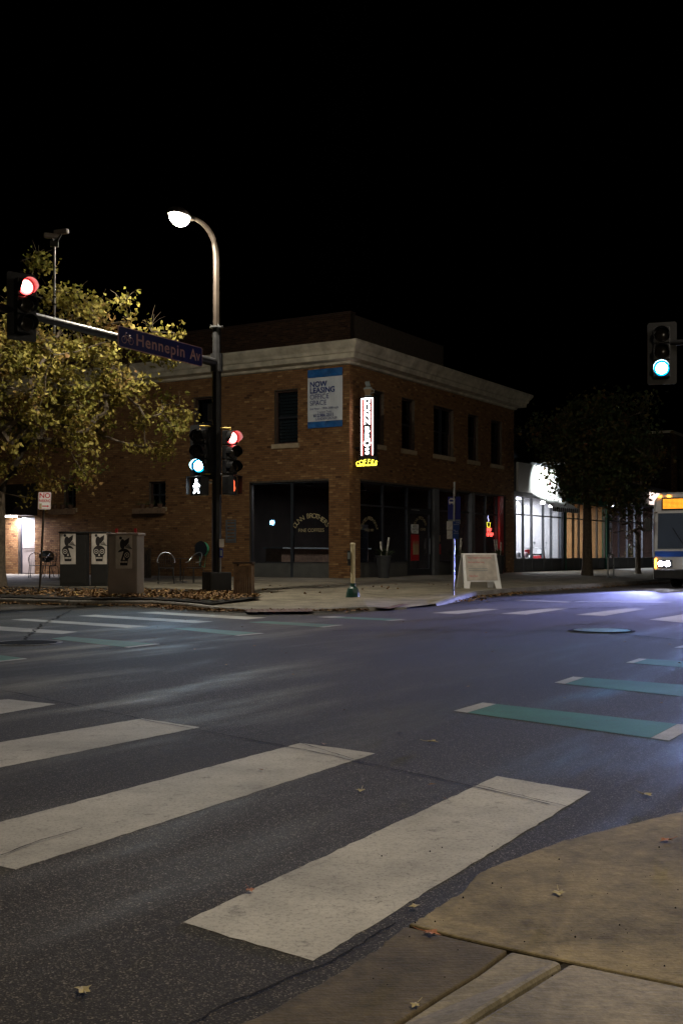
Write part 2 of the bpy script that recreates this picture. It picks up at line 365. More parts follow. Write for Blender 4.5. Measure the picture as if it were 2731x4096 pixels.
M['signwhite'] = mat('sign_white_sheet', (0.8, 0.8, 0.8), 0.35, var=0.04, scale=3)
M['signblue'] = mat('sign_blue_sheet', (0.015, 0.025, 0.24), 0.35, var=0.1, scale=3)
M['signink'] = mat('sign_pink_white', (0.62, 0.42, 0.42), 0.4, var=0.05)
M['signred'] = mat('sign_red_ink', (0.55, 0.02, 0.03), 0.45, var=0.06)
M['blue'] = mat('banner_blue', (0.01, 0.1, 0.33), 0.6, var=0.35, scale=4)
M['navyink'] = mat('banner_navy_ink', (0.01, 0.035, 0.2), 0.6, var=0.05)
M['banner'] = mat('banner_vinyl', (0.62, 0.66, 0.72), 0.5, var=0.06, scale=2)
M['cream'] = mat('cream_post_paint', (0.72, 0.62, 0.4), 0.45, var=0.08, scale=10)
M['dkgreen'] = mat('dark_green_cast_base', (0.015, 0.06, 0.045), 0.35, var=0.2)
M['cabinet'] = mat('utility_cabinet_paint', (0.30, 0.25, 0.22), 0.55, var=0.14, scale=2.5, bump=0.05)
M['cabinet_dark'] = mat('dark_cabinet_paint', (0.014, 0.013, 0.012), 0.6, var=0.2)
M['paper'] = mat('weathered_poster_paper', (0.52, 0.47, 0.42), 0.85, var=0.22, scale=5)
M['ink'] = mat('poster_black_ink', (0.015, 0.012, 0.012), 0.8, var=0.2)
M['wood'] = mat('weathered_wood', (0.19, 0.12, 0.075), 0.8, var=0.3, scale=7, bump=0.3, bscale=30)
M['planter'] = mat('dark_planter', (0.03, 0.032, 0.035), 0.6, var=0.2)
M['birch'] = mat('birch_log', (0.6, 0.58, 0.52), 0.85, var=0.5, scale=16)
M['needle'] = ramp_attr('evergreen_sprigs', [(0.0, (0.02, 0.035, 0.015)), (1.0, (0.07, 0.1, 0.04))], 0.8)
M['hose'] = mat('green_hose', (0.08, 0.42, 0.24), 0.5, var=0.1)
M['iron'] = mat('cast_iron_cover', (0.6, 0.59, 0.58), 0.38, 1.0, var=0.25, scale=14, rvar=0.08, bump=0.06, bscale=60)
M['bark'] = mat('tree_bark', (0.11, 0.085, 0.06), 0.9, var=0.35, scale=14, bump=0.6, bscale=30)
M['leaf_gold'] = ramp_attr('autumn_leaf_gold', [(0.0, (0.06, 0.075, 0.015)), (0.35, (0.22, 0.2, 0.035)), (0.7, (0.42, 0.34, 0.09)), (1.0, (0.33, 0.19, 0.07))], 0.6, translucent=0.3, noise=0.3, nscale=1.2)
M['leaf_green'] = ramp_attr('late_green_leaf', [(0.0, (0.02, 0.045, 0.02)), (0.5, (0.055, 0.07, 0.02)), (0.8, (0.12, 0.08, 0.02)), (1.0, (0.16, 0.06, 0.025))], 0.55, translucent=0.25, noise=0.4, nscale=0.9)
M['litter'] = ramp_attr('fallen_leaf_litter', [(0.0, (0.07, 0.04, 0.02)), (0.4, (0.2, 0.11, 0.05)), (0.75, (0.33, 0.2, 0.09)), (1.0, (0.42, 0.3, 0.1))], 0.8, noise=0.1)
M['leaf_pale'] = mat('fallen_leaf_pale', (0.42, 0.36, 0.2), 0.7, var=0.3, scale=30)
M['leaf_red'] = mat('fallen_leaf_red', (0.38, 0.16, 0.09), 0.7, var=0.3, scale=30)
M['lens_cyan'] = emis('signal_lens_green', (0.0, 0.42, 1.0), 3.2)
M['lens_cyan_core'] = emis('signal_lens_green_core', (0.5, 0.9, 1.0), 70.0)
M['lens_red'] = emis('signal_lens_red', (1.0, 0.06, 0.06), 12.0)
M['lens_red_core'] = emis('signal_lens_red_core', (1.0, 0.45, 0.42), 9.0)
M['lens_off'] = mat('signal_lens_unlit', (0.03, 0.025, 0.02), 0.2, var=0.1)
M['walk'] = emis('walk_symbol', (0.85, 0.95, 1.0), 16.0)
M['dont'] = emis('hand_symbol', (1.0, 0.16, 0.06), 1.2)
M['lamp'] = emis('street_lamp_lens', (1.0, 0.96, 0.86), 220.0)
M['neon_white'] = emis('neon_white', (1.0, 0.97, 0.95), 9.0)
M['neon_red'] = emis('neon_red', (1.0, 0.12, 0.08), 6.0)
M['neon_pink'] = emis('neon_pink_white', (1.0, 0.72, 0.7), 7.0)
M['neon_yellow'] = emis('neon_yellow', (1.0, 0.85, 0.06), 4.5)
M['neon_violet'] = emis('neon_violet', (0.75, 0.68, 1.0), 6.0)
M['shoplight'] = emis('shop_ceiling_light', (1.0, 0.95, 0.92), 22.0)
M['warmlight'] = emis('warm_shop_light', (1.0, 0.72, 0.42), 14.0)
M['head'] = emis('bus_headlamp', (0.82, 0.84, 1.0), 160.0)
M['amber'] = emis('amber_lamp', (1.0, 0.36, 0.03), 14.0)
M['led'] = emis('amber_led_sign', (1.0, 0.34, 0.02), 2.6)
M['buswhite'] = mat('bus_white_paint', (0.66, 0.66, 0.68), 0.28, var=0.04)
M['busblue'] = mat('bus_blue_paint', (0.02, 0.07, 0.3), 0.28, var=0.05)
M['rubber'] = mat('tyre_rubber', (0.018, 0.018, 0.018), 0.85, var=0.2)
M['plaster'] = mat('shop_white_wall', (0.62, 0.6, 0.6), 0.8, var=0.06, scale=2)
M['signpanel'] = mat('shop_sign_panel', (0.7, 0.7, 0.69), 0.55, var=0.05, scale=1.5)
M['orangewood'] = mat('plywood_panel', (0.5, 0.32, 0.17), 0.6, var=0.15, scale=3)
M['floorwood'] = mat('shop_floor', (0.16, 0.12, 0.1), 0.5, var=0.2, scale=3)
M['red'] = mat('red_enamel', (0.42, 0.02, 0.025), 0.35, var=0.1)
M['teal'] = mat('teal_panel', (0.02, 0.14, 0.11), 0.5, var=0.15)
M['mauve'] = mat('mauve_partition', (0.2, 0.17, 0.22), 0.7, var=0.1)
M['yellow'] = mat('yellow_enamel', (0.7, 0.42, 0.03), 0.45, var=0.1)
M['cupbrown'] = mat('cup_brown', (0.26, 0.17, 0.09), 0.6, var=0.1)
M['cupgrey'] = mat('cup_steam_grey', (0.25, 0.29, 0.29), 0.6, var=0.1)
M['decal'] = mat('gold_window_lettering', (0.42, 0.36, 0.2), 0.5, var=0.1)
M['nameblue'] = mat('street_name_blue', (0.006, 0.009, 0.09), 0.4, var=0.1, scale=3)
M['nameink'] = mat('street_name_letters', (0.36, 0.2, 0.19), 0.45, var=0.06)
def lerp(a, b, t): return a + (b - a) * t

# ================================================================== ROAD
road = MB().poly([(-160, -40, 0), (160, -40, 0), (160, 260, 0), (-160, 260, 0)]).build('road', M['asphalt'])
tag(road, 'dark asphalt street junction with worn paint', kind='structure')
def ground_poly(pts, z): return [gp(x, y, z) for (x, y) in pts]
def grid_poly(mb, q, z, n=1):
    mb.poly([Vector((p.x, p.y, z)) for p in q]); return mb
S = 1.7417
def sub(lst, ox, oy, k): return [(ox + x / k, oy + y / k) for (x, y) in lst]
stripes = [
    sub([(-60, 1610), (20, 1606), (130, 1617), (-60, 1650)], 0, 0, 1 / S),
    sub([(-80, 1718), (325, 1650), (460, 1670), (-80, 1779)], 0, 0, 1 / S),
    sub([(-60, 1904), (690, 1706), (862, 1730), (38, 1996), (-60, 1975)], 0, 0, 1 / S),
    sub([(418, 2118), (1140, 1782), (1355, 1818), (718, 2207)], 0, 0, 1 / S),
    sub([(-150, 332), (350, 366), (280, 376), (-150, 352)], 0, 2200, 1.12),
    sub([(50, 312), (110, 308), (670, 341), (575, 349)], 0, 2200, 1.12),
    sub([(350, 295), (430, 290), (955, 320), (875, 327)], 0, 2200, 1.12),
    sub([(610, 281), (700, 277), (1195, 303), (1100, 311)], 0, 2200, 1.12),
    sub([(440, 282), (655, 264), (745, 265), (560, 286)], 1331, 2200, 1.12),
    sub([(750, 285), (960, 262), (1060, 261), (865, 289)], 1331, 2200, 1.12),
    sub([(1085, 290), (1310, 262), (1400, 263), (1215, 295)], 1331, 2200, 1.12),
    sub([(1415, 312), (1640, 276), (1760, 280), (1590, 327)], 1331, 2200, 1.12),
]
for q in stripes:
    pts = ground_poly(q, 0.0015); rg = []
    for a, b in zip(pts, pts[1:] + pts[:1]):
        n = max(2, int((b - a).length / 0.05)); n = min(n, 60)
        for i in range(n): rg.append(lerp(a, b, i / n) + Vector((RND.gauss(0, 0.0025), RND.gauss(0, 0.0025), 0)))
    MB().poly(rg).build('crosswalk_stripe', M['paint'], road)
def green_block(a, b, c, d, w0=0.09, w1=0.09):
    """corner pixels: a-b short near-left end, d-c the other end; white ends w0/w1 as a fraction"""
    A, B, Cc, D = [gp(*p, 0.0015) for p in (a, b, c, d)]
    pc = lambda t, k: lerp(lerp(A, D, t), lerp(B, Cc, t), k)
    MB().poly([pc(w0, 0), pc(w0, 1), pc(1 - w1, 1), pc(1 - w1, 0)]).build('bike_crossing_block', M['green'], road)
    g = 0.002
    if w0 > 0: MB().poly([pc(0, 0), pc(0, 1), pc(w0 - g, 1), pc(w0 - g, 0)]).build('crossing_edge_stripe', M['paint'], road)
    if w1 > 0: MB().poly([pc(1 - w1 + g, 0), pc(1 - w1 + g, 1), pc(1, 1), pc(1, 0)]).build('crossing_edge_stripe', M['paint'], road)
K = lambda x, y: (1331 + x / 1.12, 2200 + y / 1.12)
L = lambda x, y: (x / 1.12, 2200 + y / 1.12)
green_block(K(540, 720), K(670, 683), K(1622, 788), K(1505, 853), 0.075, 0.075)
green_block(K(990, 594), K(1075, 567), K(1960, 633), K(1860, 688), 0.065, 0.065)
green_block(K(1310, 504), K(1370, 486), K(2150, 531), K(2060, 566), 0.05, 0.05)
green_block(K(1525, 437), K(1580, 424), K(2300, 456), K(2240, 480), 0.05, 0.05)
green_block(L(230, 397), L(300, 387), L(720, 421), L(578, 437), 0.0, 0.06)
green_block(L(770, 352), L(850, 347), L(1185, 373), L(1068, 384), 0.0, 0.06)
green_block(L(1110, 323), L(1200, 319), L(1540, 336), L(1450, 346), 0.0, 0.06)
green_block(L(-260, 462), L(-180, 446), L(125, 487), L(0, 500), 0.0, 0.05)
green_block(K(-75, 300), K(0, 297), K(332, 311), K(262, 317), 0.2, 0.08)
# stop line beyond the far crosswalk and the seams in the asphalt
MB().poly(ground_poly([K(800, 225), K(1040, 235), K(1085, 232), K(880, 224)], 0.004)).build('stop_line', M['paint'], road)
MB().poly(ground_poly([K(1050, 233), K(1500, 236), K(1530, 232), K(1100, 230)], 0.004)).build('stop_line', M['paint'], road)
def seam(pts, w, z=0.006, name='asphalt_crack', m='tar', jit=0.02, step=0.12):
    g = [gp(x, y, z) for (x, y) in pts]; path = []
    for a, b in zip(g[:-1], g[1:]):
        n = max(1, int((b - a).length / step))
        for i in range(n): path.append(lerp(a, b, i / n))
    path.append(g[-1]); mb = MB(); prev = None
    for i, p in enumerate(path):
        d = (path[min(i + 1, len(path) - 1)] - path[max(i - 1, 0)]).normalized(); nn = Vector((-d.y, d.x, 0))
        p = p + nn * RND.uniform(-jit, jit); ww = w * RND.uniform(0.5, 1.3)
        cur = (p + nn * ww / 2, p - nn * ww / 2)
        if prev: mb.poly([prev[0], cur[0], cur[1], prev[1]])
        prev = cur
    return mb.build(name, M[m], road, recalc=False)
seam([(1580, 3690), (1331, 3842), (1150, 3915), (900, 4020), (760, 4096)], 0.008, jit=0.006, step=0.04)
seam([(300, 2360 + 75), (165, 2500), (95, 2560)], 0.03, jit=0.05)
seam([(1331, 2522), (1700, 2518), (2050, 2523), (2330, 2521)], 0.05)
seam([(2330, 2521), (2731, 2560), (3000, 2575)], 0.05)
seam([(1990, 2436), (2400, 2431), (2660, 2420)], 0.10, jit=0.04)
seam([(0, 2758), (640, 2890), (1100, 2975), (1650, 3090), (2200, 3215)], 0.009, jit=0.01)
seam([(1890, 3135), (2300, 3232)], 0.007, z=0.009, jit=0.004, step=0.05)
seam([(1180, 2965), (1480, 3055)], 0.007, z=0.009, jit=0.004, step=0.05)
seam([(0, 3420), (130, 3370), (330, 3310)], 0.008, z=0.009, jit=0.008, step=0.04)

mh = empty('manhole_cover', gp(2405, 2523, 0), 'round shiny iron manhole cover in the road by the far crosswalk', 'manhole cover')
c = gp(2405, 2523, 0)
MB().lathe(c, [(0.40, 0.005), (0.40, 0.012), (0.34, 0.012)], 40).build('lid', M['iron'], mh)
MB().lathe(c, [(0.47, 0.004), (0.47, 0.009), (0.42, 0.009), (0.42, 0.004)], 40).build('rim', M['tar'], mh)
mh2 = empty('manhole_cover', gp(110, 2572, 0), 'dark round manhole cover at the left edge of the road', 'manhole cover')
c = gp(110, 2572, 0)
MB().lathe(c, [(0.36, 0.005), (0.36, 0.010), (0.30, 0.010)], 32).build('lid', M['tar'], mh2)
MB().lathe(c, [(0.43, 0.004), (0.43, 0.008), (0.38, 0.008), (0.38, 0.004)], 32).build('rim', M['kerb'], mh2)

# ================================================================== FAR PAVEMENT
Kb = [(-7.6 - 0.857 * 40, 25.4 + 0.515 * 40), (-7.6, 25.4), (-5.83, 24.35), (-4.0, 24.1), (-3.1, 23.0), (-2.45, 21.95), (-1.6, 21.75), (-0.56, 21.9), (0.5, 22.1), (1.3, 22.75),
      (2.0, 24.2), (2.55, 25.9), (3.46, 29.2), (5.07, 32.4), (13.3, 44.9), (13.3 + 0.515 * 70, 44.9 + 0.857 * 70)]
Kz = [0.11, 0.11, 0.11, 0.11, 0.10, 0.08, 0.035, 0.03, 0.08, 0.035, 0.05, 0.11, 0.15, 0.15, 0.15, 0.15]
pav = empty('pavement', (0, 30, 0), kind='structure')
def bl(p):
    d = Vector((p[0], p[1], 0)) - C0; a, b = d.dot(U1), d.dot(U2)
    if b > 0 and b > a + 12.9: q = C0 + U2 * b
    elif a > 0: q = C0 + U1 * a
    elif b > 0: q = C0 + U2 * b
    else: q = C0.copy()
    q.z = GZ - 0.004; return q
mb = MB(); prev = None
# dense kerb line
kd = []
for i in range(len(Kb) - 1):
    a, b = Vector((*Kb[i], Kz[i])), Vector((*Kb[i + 1], Kz[i + 1])); n = max(1, min(60, int((b - a).length / 1.5)))
    for j in range(n): kd.append(lerp(a, b, j / n))
kd.append(Vector((*Kb[-1], Kz[-1])))
for p in kd:
    cur = (p, bl(p))
    if prev and ((prev[1] - cur[1]).length > 1e-5 or (prev[0] - cur[0]).length > 1e-5):
        a, b2 = prev; c2, d2 = cur
        if (b2 - d2).length < 1e-5: mb.poly([a, c2, d2])
        else: mb.poly([a, c2, d2, b2])
    prev = cur
# ground under and behind the buildings
slab = mb.build('paving', M['conc2'], pav)
# kerb stones, one by one
acc = []; run = 0.0; seg = [kd[0]]
def kerb_stone(pts):
    if len(pts) < 2: return
    m2 = MB(); rings = []
    for i, p in enumerate(pts):
        d = (pts[min(i + 1, len(pts) - 1)] - pts[max(i - 1, 0)]); d.z = 0; d.normalize(); n = Vector((d.y, -d.x, 0))
        if i == 0: p = p + d * 0.006
        if i == len(pts) - 1: p = p - d * 0.006
        t = p.z + 0.004
        rings.append([Vector((p.x, p.y, 0)) + n * 0.03 - UZ * 0.01, Vector((p.x, p.y, t - 0.025)) + n * 0.012, Vector((p.x, p.y, t)) - n * 0.012, Vector((p.x, p.y, t)) - n * 0.15, Vector((p.x, p.y, 0)) - n * 0.15])
    for r0, r1 in zip(rings[:-1], rings[1:]):
        for k in range(4): m2.poly([r0[k], r1[k], r1[k + 1], r0[k + 1]])
    m2.poly(rings[0]); m2.poly(rings[-1])
    m2.build('kerb_stone', M['kerb'], pav)
for i in range(len(Kb) - 1):
    if Kz[i] < 0.04 and Kz[i + 1] < 0.06: continue
    a, b = Vector((*Kb[i], Kz[i])), Vector((*Kb[i + 1], Kz[i + 1])); n = max(1, int((b - a).length / 2.4 + 0.5)); n = min(n, 20)
    for j in range(n): kerb_stone([lerp(a, b, j / n), lerp(a, b, (j + 1) / n)])
# tactile ramp plates
for q in ([(975, 2436), (1245, 2434), (1252, 2445), (990, 2448)], [(1440, 2428), (1540, 2412), (1640, 2416), (1560, 2434)]):
    g = [gp(x, y, 0.055) for (x, y) in q]; m2 = MB(); m2.poly(g)
    for u in range(1, 12):
        for w in range(1, 4):
            pt = lerp(lerp(g[0], g[1], u / 12), lerp(g[3], g[2], u / 12), w / 4)
            m2.lathe(pt, [(0.03, 0.0), (0.02, 0.006)], 6)
    m2.build('tactile_plate', M['tactile'], pav)
# low verge with a concrete edge, covered in leaves
vf = [Vector((-7.6 - 0.857 * 30, 25.4 + 0.515 * 30, 0.115)), Vector((-7.6, 25.4, 0.115)), Vector((-5.83, 24.35, 0.115)), Vector((-4.0, 24.1, 0.115)), Vector((-3.1, 23.0, 0.105)), Vector((-2.6, 22.3, 0.09))]
def inw(v, k): return v + Vector((0.3, 0.95, 0)) * k if v.x > -4.5 else v + U1 * k
vq = [inw(v, 0.17) for v in vf] + [Vector((-1.75, 24.6, 0.14)), Vector((-2.2, 27.2, 0.17)), Vector((-4.5, 29.2, 0.2)), Vector((-8.5, 30.6, 0.2)), vf[0] + U1 * 4.5 + UZ * 0.09]
verge = MB().poly([v + UZ * 0.03 for v in vq]).build('verge', M['soil'], None, (0, 0, 0)); tag(verge, kind='structure')

# ================================================================== NEAR PAVEMENT (slabs one by one)
near = empty('near_pavement', gp(2200, 3800, 0), kind='structure')
def kn(x, y): return (1331 + x / 1.12, 2900 + y / 1.12)
def slab_piece(name, pts, z, m, thick=0.05, zs=None, parent=near, bevel=0.006):
    zs = zs or [z] * len(pts)
    top = [gp(x, y, zz) for (x, y), zz in zip(pts, zs)]; n = len(top); m2 = MB()
    b = len(m2.v); m2.v += top + [p - UZ * (thick + p.z) for p in top]
    m2.f.append(tuple(range(n))); m2.c.append(.5)
    for i in range(n): m2.f.append((i, (i + 1) % n, n + (i + 1) % n, n + i)); m2.c.append(.5)
    return m2.build(name, m, parent, bevel=bevel)
def rough_edge(pts, amp, n):
    out = []
    for (a, b) in zip(pts[:-1], pts[1:]):
        for i in range(n):
            t = i / n; out.append((a[0] + (b[0] - a[0]) * t + RND.uniform(-amp, amp), a[1] + (b[1] - a[1]) * t + RND.uniform(-amp, amp)))
    out.append(pts[-1]); return out
eA = rough_edge([kn(1568, 385), kn(1330, 440), kn(1030, 515), kn(720, 630), kn(650, 664)], 2.2, 7)
eA2 = rough_edge([kn(650, 664), kn(590, 735), kn(490, 800), kn(420, 848), kn(338, 890)], 4, 5)
slab_piece('concrete_slab', eA + eA2[1:] + [kn(560, 948), kn(790, 1000), kn(1032, 1052), kn(1300, 1110), kn(1568, 1165), (3300, 4010), (3300, 3150)], 0.018, M['conc'])
slab_piece('concrete_slab', [(3300, 3140), (2731, 3230)] + [kn(1568, 381), kn(1340, 434)][:1] + [kn(1700, 352), (3300, 3080)], 0.016, M['conc2'])
eB = rough_edge([kn(326, 898), kn(180, 1010), kn(0, 1122), kn(-200, 1235), kn(-500, 1380), kn(-900, 1600)], 5, 8)
slab_piece('concrete_slab', eB + [kn(-500, 2400), kn(-120, 2400), kn(270, 1345), kn(480, 1212), kn(640, 1117), kn(780, 1008), kn(560, 958)], 0.018, M['conc3'])
# raised kerb return and the footway behind it
slab_piece('kerb_return', [kn(795, 1008), kn(1028, 1060), kn(900, 1130), kn(700, 1250), kn(560, 1340), kn(200, 1600), kn(-200, 1900), kn(-300, 1750), kn(290, 1345), kn(490, 1215), kn(650, 1117)], 0.03, M['conc2'],
           zs=[0.025, 0.03, 0.055, 0.07, 0.08, 0.09, 0.1, 0.03, 0.03, 0.028, 0.026], bevel=0.015)
slab_piece('concrete_slab', [kn(1060, 1066), kn(1568, 1170), (3300, 4025), (3300, 5600), (2000, 5600), kn(250, 1620), kn(610, 1340), kn(860, 1190)], 0.045, M['conc2'], zs=[.035, .035, .04, .09, .09, .09, .07, .05], bevel=0.012)
MB().poly([gp(*kn(1065, 1050), 0.008), gp(*kn(1100, 1075), 0.008), gp(*kn(640, 1360), 0.008), gp(*kn(200, 1700), 0.008), gp(*kn(-100, 1850), 0.008), gp(*kn(560, 1330), 0.008)]).build('soil_joint', M['soil'], near)
MB().poly([gp(*kn(250, 820), 0.0008), gp(*kn(380, 770), 0.0008), gp(*kn(560, 690), 0.0008), gp(*kn(720, 620), 0.0008), gp(*kn(640, 770), 0.0008), gp(*kn(430, 870), 0.0008), gp(*kn(260, 1000), 0.0008), gp(*kn(0, 1160), 0.0008), gp(*kn(-1100, 1720), 0.0008), gp(*kn(-1100, 1480), 0.0008), gp(*kn(0, 990), 0.0008)]).build('tar_gutter', M['asphalt'], near)

# ================================================================== BRICK WALLS
def in_open(x0, x1, z0, z1, ops):
    return [o for o in ops if x0 < o[1] - 1e-4 and x1 > o[0] + 1e-4 and z0 < o[3] - 1e-4 and z1 > o[2] + 1e-4]
def wall_mass(fr, x0, x1, z0, z1, ops, depth, mtl, parent, name='wall'):
    xs = sorted(set([x0, x1] + [v for o in ops for v in o[:2]])); zs = sorted(set([z0, z1] + [v for o in ops for v in o[2:4]]))
    mb = MB()
    for a, b in zip(xs[:-1], xs[1:]):
        for c_, d in zip(zs[:-1], zs[1:]):
            if in_open(a, b, c_, d, ops): continue
            mb.poly([P(fr, a, 0, c_), P(fr, b, 0, c_), P(fr, b, 0, d), P(fr, a, 0, d)])
            mb.poly([P(fr, a, -depth, c_), P(fr, a, -depth, d), P(fr, b, -depth, d), P(fr, b, -depth, c_)])
    for (a, b, c_, d) in [o[:4] for o in ops] + [(x0, x1, z0, z1)]:
        for (p, q) in (((a, c_), (b, c_)), ((b, c_), (b, d)), ((b, d), (a, d)), ((a, d), (a, c_))):
            mb.poly([P(fr, p[0], 0, p[1]), P(fr, q[0], 0, q[1]), P(fr, q[0], -depth, q[1]), P(fr, p[0], -depth, p[1])])
    return mb.build(name, mtl, parent, recalc=False)
BW, BH, GAP = 0.205, 0.060, 0.012
_bm = {}
def brick_mesh(fr_key, fr, m, tone):
    k = (fr_key, round(tone * 6))
    if k not in _bm:
        o = (Vector((0, 0, 0)), fr[1], fr[2], fr[3]); mb = MB(); mb.cur = round(tone * 6) / 6
        mb.box(o, 0, BW, -0.01, 0.012, 0, BH, skip=('y0',))
        me = bpy.data.meshes.new('brick'); me.from_pydata([tuple(v) for v in mb.v], [], mb.f)
        a = me.attributes.new('tone', 'FLOAT', 'FACE'); a.data.foreach_set('value', mb.c)
        bm = bmesh.new(); bm.from_mesh(me); bmesh.ops.recalc_face_normals(bm, faces=bm.faces); bm.to_mesh(me); bm.free()
        me.materials.append(m); _bm[k] = me
    return _bm[k]
def bricks(fr, key, x0, x1, z0, z1, ops, m, parent, single=None, maxn=0, pr=0.012):
    """single = (xa,xb,za,zb): whole bricks in there become objects of their own"""
    mb = MB(); n1 = 0; row = 0; z = z0
    while z + BH <= z1 + 1e-6:
        x = x0 - (row % 2) * (BW + GAP) / 2
        while x < x1:
            a, b = max(x, x0), min(x + BW, x1)
            x += BW + GAP
            if b - a < 0.03: continue
            zz = z
            cut = in_open(a, b, zz, zz + BH, ops); spans = [(a, b)]
            for o in cut:
                ns = []
                for (p, q) in spans:
                    if o[0] > p: ns.append((p, min(q, o[0])))
                    if o[1] < q: ns.append((max(p, o[1]), q))
                spans = ns
            for (p, q) in spans:
                if q - p < 0.03: continue
                tone = min(1, max(0, RND.gauss(0.5, 0.17)))
                if single and n1 < maxn and q - p > BW - 1e-4 and single[0] < p and q < single[1] and single[2] < zz < single[3]:
                    o = bpy.data.objects.new('brick', brick_mesh(key, fr, m, tone)); COL.objects.link(o); o.parent = parent
                    o.location = P(fr, p, 0, zz) - wloc(parent); n1 += 1
                else:
                    mb.cur = tone; mb.box(fr, p, q, -0.005, pr + RND.uniform(-0.003, 0.003), zz, zz + BH, skip=('y0',))
        z += BH + GAP; row += 1
    mb.build('brickwork', m, parent, attr=True, kind='stuff')

# ------------------------------------------------------------------ coffee house on the corner
bld = empty('coffee_house', C0, 'two storey tan brick corner coffee house with pale stone cornice', 'building')
ZT = 7.55
TR = tx(2054); SL = 22.0
Z2a, Z2b = 4.95, 6.82
up_r = [(tx(1493), tx(1535), Z2a, Z2b), (tx(1605), tx(1657), Z2a, Z2b), (tx(1733), tx(1812), Z2a, Z2b), (tx(1870), tx(1911), Z2a, Z2b), (tx(1962), tx(2006), Z2a, Z2b)]
SF0, SF1 = 0.80, 3.62
sf_r = [(tx(1440), tx(2022), GZ, SF1)]
up_l = [(sx(1191), sx(1097), Z2a, Z2b), (sx(882), sx(776), Z2a, Z2b)]
sf_l = [(sx(1316), sx(998), GZ, SF1)]
sm_l = [(sx(663), sx(597), 2.86, 3.82), (sx(305), sx(258), 2.92, 3.9)]
dr_l = [(sx(141), sx(74), GZ, 2.62)]
wr = wall_mass(FRR, 0, TR, 0, ZT, up_r + sf_r, 0.3, M['mortar'], bld)
wl = wall_mass(FRL, 0, SL, 0, ZT, up_l + sf_l + sm_l + dr_l, 0.3, M['mortar'], bld)
bricks(FRR, 'r', 0, TR, GZ, ZT, up_r + sf_r, M['brick'], wr, (0.0, 1.0, 5.2, 7.4), 60)
bricks(FRL, 'l', 0, SL, GZ, ZT, up_l + sf_l + sm_l + dr_l, M['brick'], wl, (0.0, 5.3, 5.6, 7.5), 300)
# side walls and roof
MB().box(FRR, TR - 0.3, TR - 0.002, -12, -0.302, 0, ZT).build('side_wall', M['mortar'], bld)
MB().box(FRL, SL - 0.3, SL - 0.002, -12, -0.302, 0, ZT).build('side_wall', M['mortar'], bld)
MB().poly([P(FRR, 0.1, -0.1, ZT + 0.1), P(FRR, TR, -0.1, ZT + 0.1), P(FRR, TR, -SL, ZT + 0.1), P(FRR, 0.1, -SL, ZT + 0.1)]).build('roof', M['roofing'], bld)
# cornice in blocks
prof = [(0.0, 7.50), (0.10, 7.52), (0.12, 7.60), (0.42, 7.64), (0.44, 7.80), (0.50, 7.83), (0.52, 7.93), (0.60, 8.02), (0.66, 8.12), (0.66, 8.20), (0.0, 8.24)]
def cornice(fn, a, b, mit0, mit1):
    m2 = MB(); r0 = [fn(a, o, z, mit0) for (o, z) in prof]; r1 = [fn(b, o, z, mit1) for (o, z) in prof]; n = len(prof)
    for k in range(n - 1): m2.poly([r0[k], r1[k], r1[k + 1], r0[k + 1]])
    m2.poly(r0); m2.poly(r1); m2.build('cornice_block', M['stone'], bld)
fl = lambda s, o, z, m: P(FRL, s - (o if m else 0), o, z)
f_r = lambda t, o, z, m: P(FRR, t + (m * o), o, z)
e = 0.004
cuts = [0.0, 2.6, 4.2, 6.3, 8.8, 11.0, 13.2, 15.6, 18, 20, SL]
for i in range(len(cuts) - 1): cornice(fl, cuts[i] + (e if i else 0), cuts[i + 1] - e, i == 0, False)
cuts = [0.0, 1.6, 3.6, 5.6, 6.3, 8.4, 9.6, 11.5, TR]
for i in range(len(cuts) - 1): cornice(f_r, cuts[i] + (e if i else 0), cuts[i + 1] - e, -1 if i == 0 else 0, 1 if i == len(cuts) - 2 else 0)
# taller brick block set back on the roof
OB = C0 + U1 * 4.0 + U2 * 2.33
FRB = (OB, U2, -U1, UZ); FRB2 = (OB, U1, -U2, UZ)
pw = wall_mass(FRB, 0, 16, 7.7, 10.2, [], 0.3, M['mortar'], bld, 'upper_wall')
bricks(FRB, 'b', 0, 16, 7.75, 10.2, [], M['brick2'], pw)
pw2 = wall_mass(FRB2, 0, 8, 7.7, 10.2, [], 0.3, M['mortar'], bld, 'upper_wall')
MB().box(FRB, -0.04, 16, -0.34, 0.04, 10.203, 10.28).build('coping', M['frame_brown'], bld)

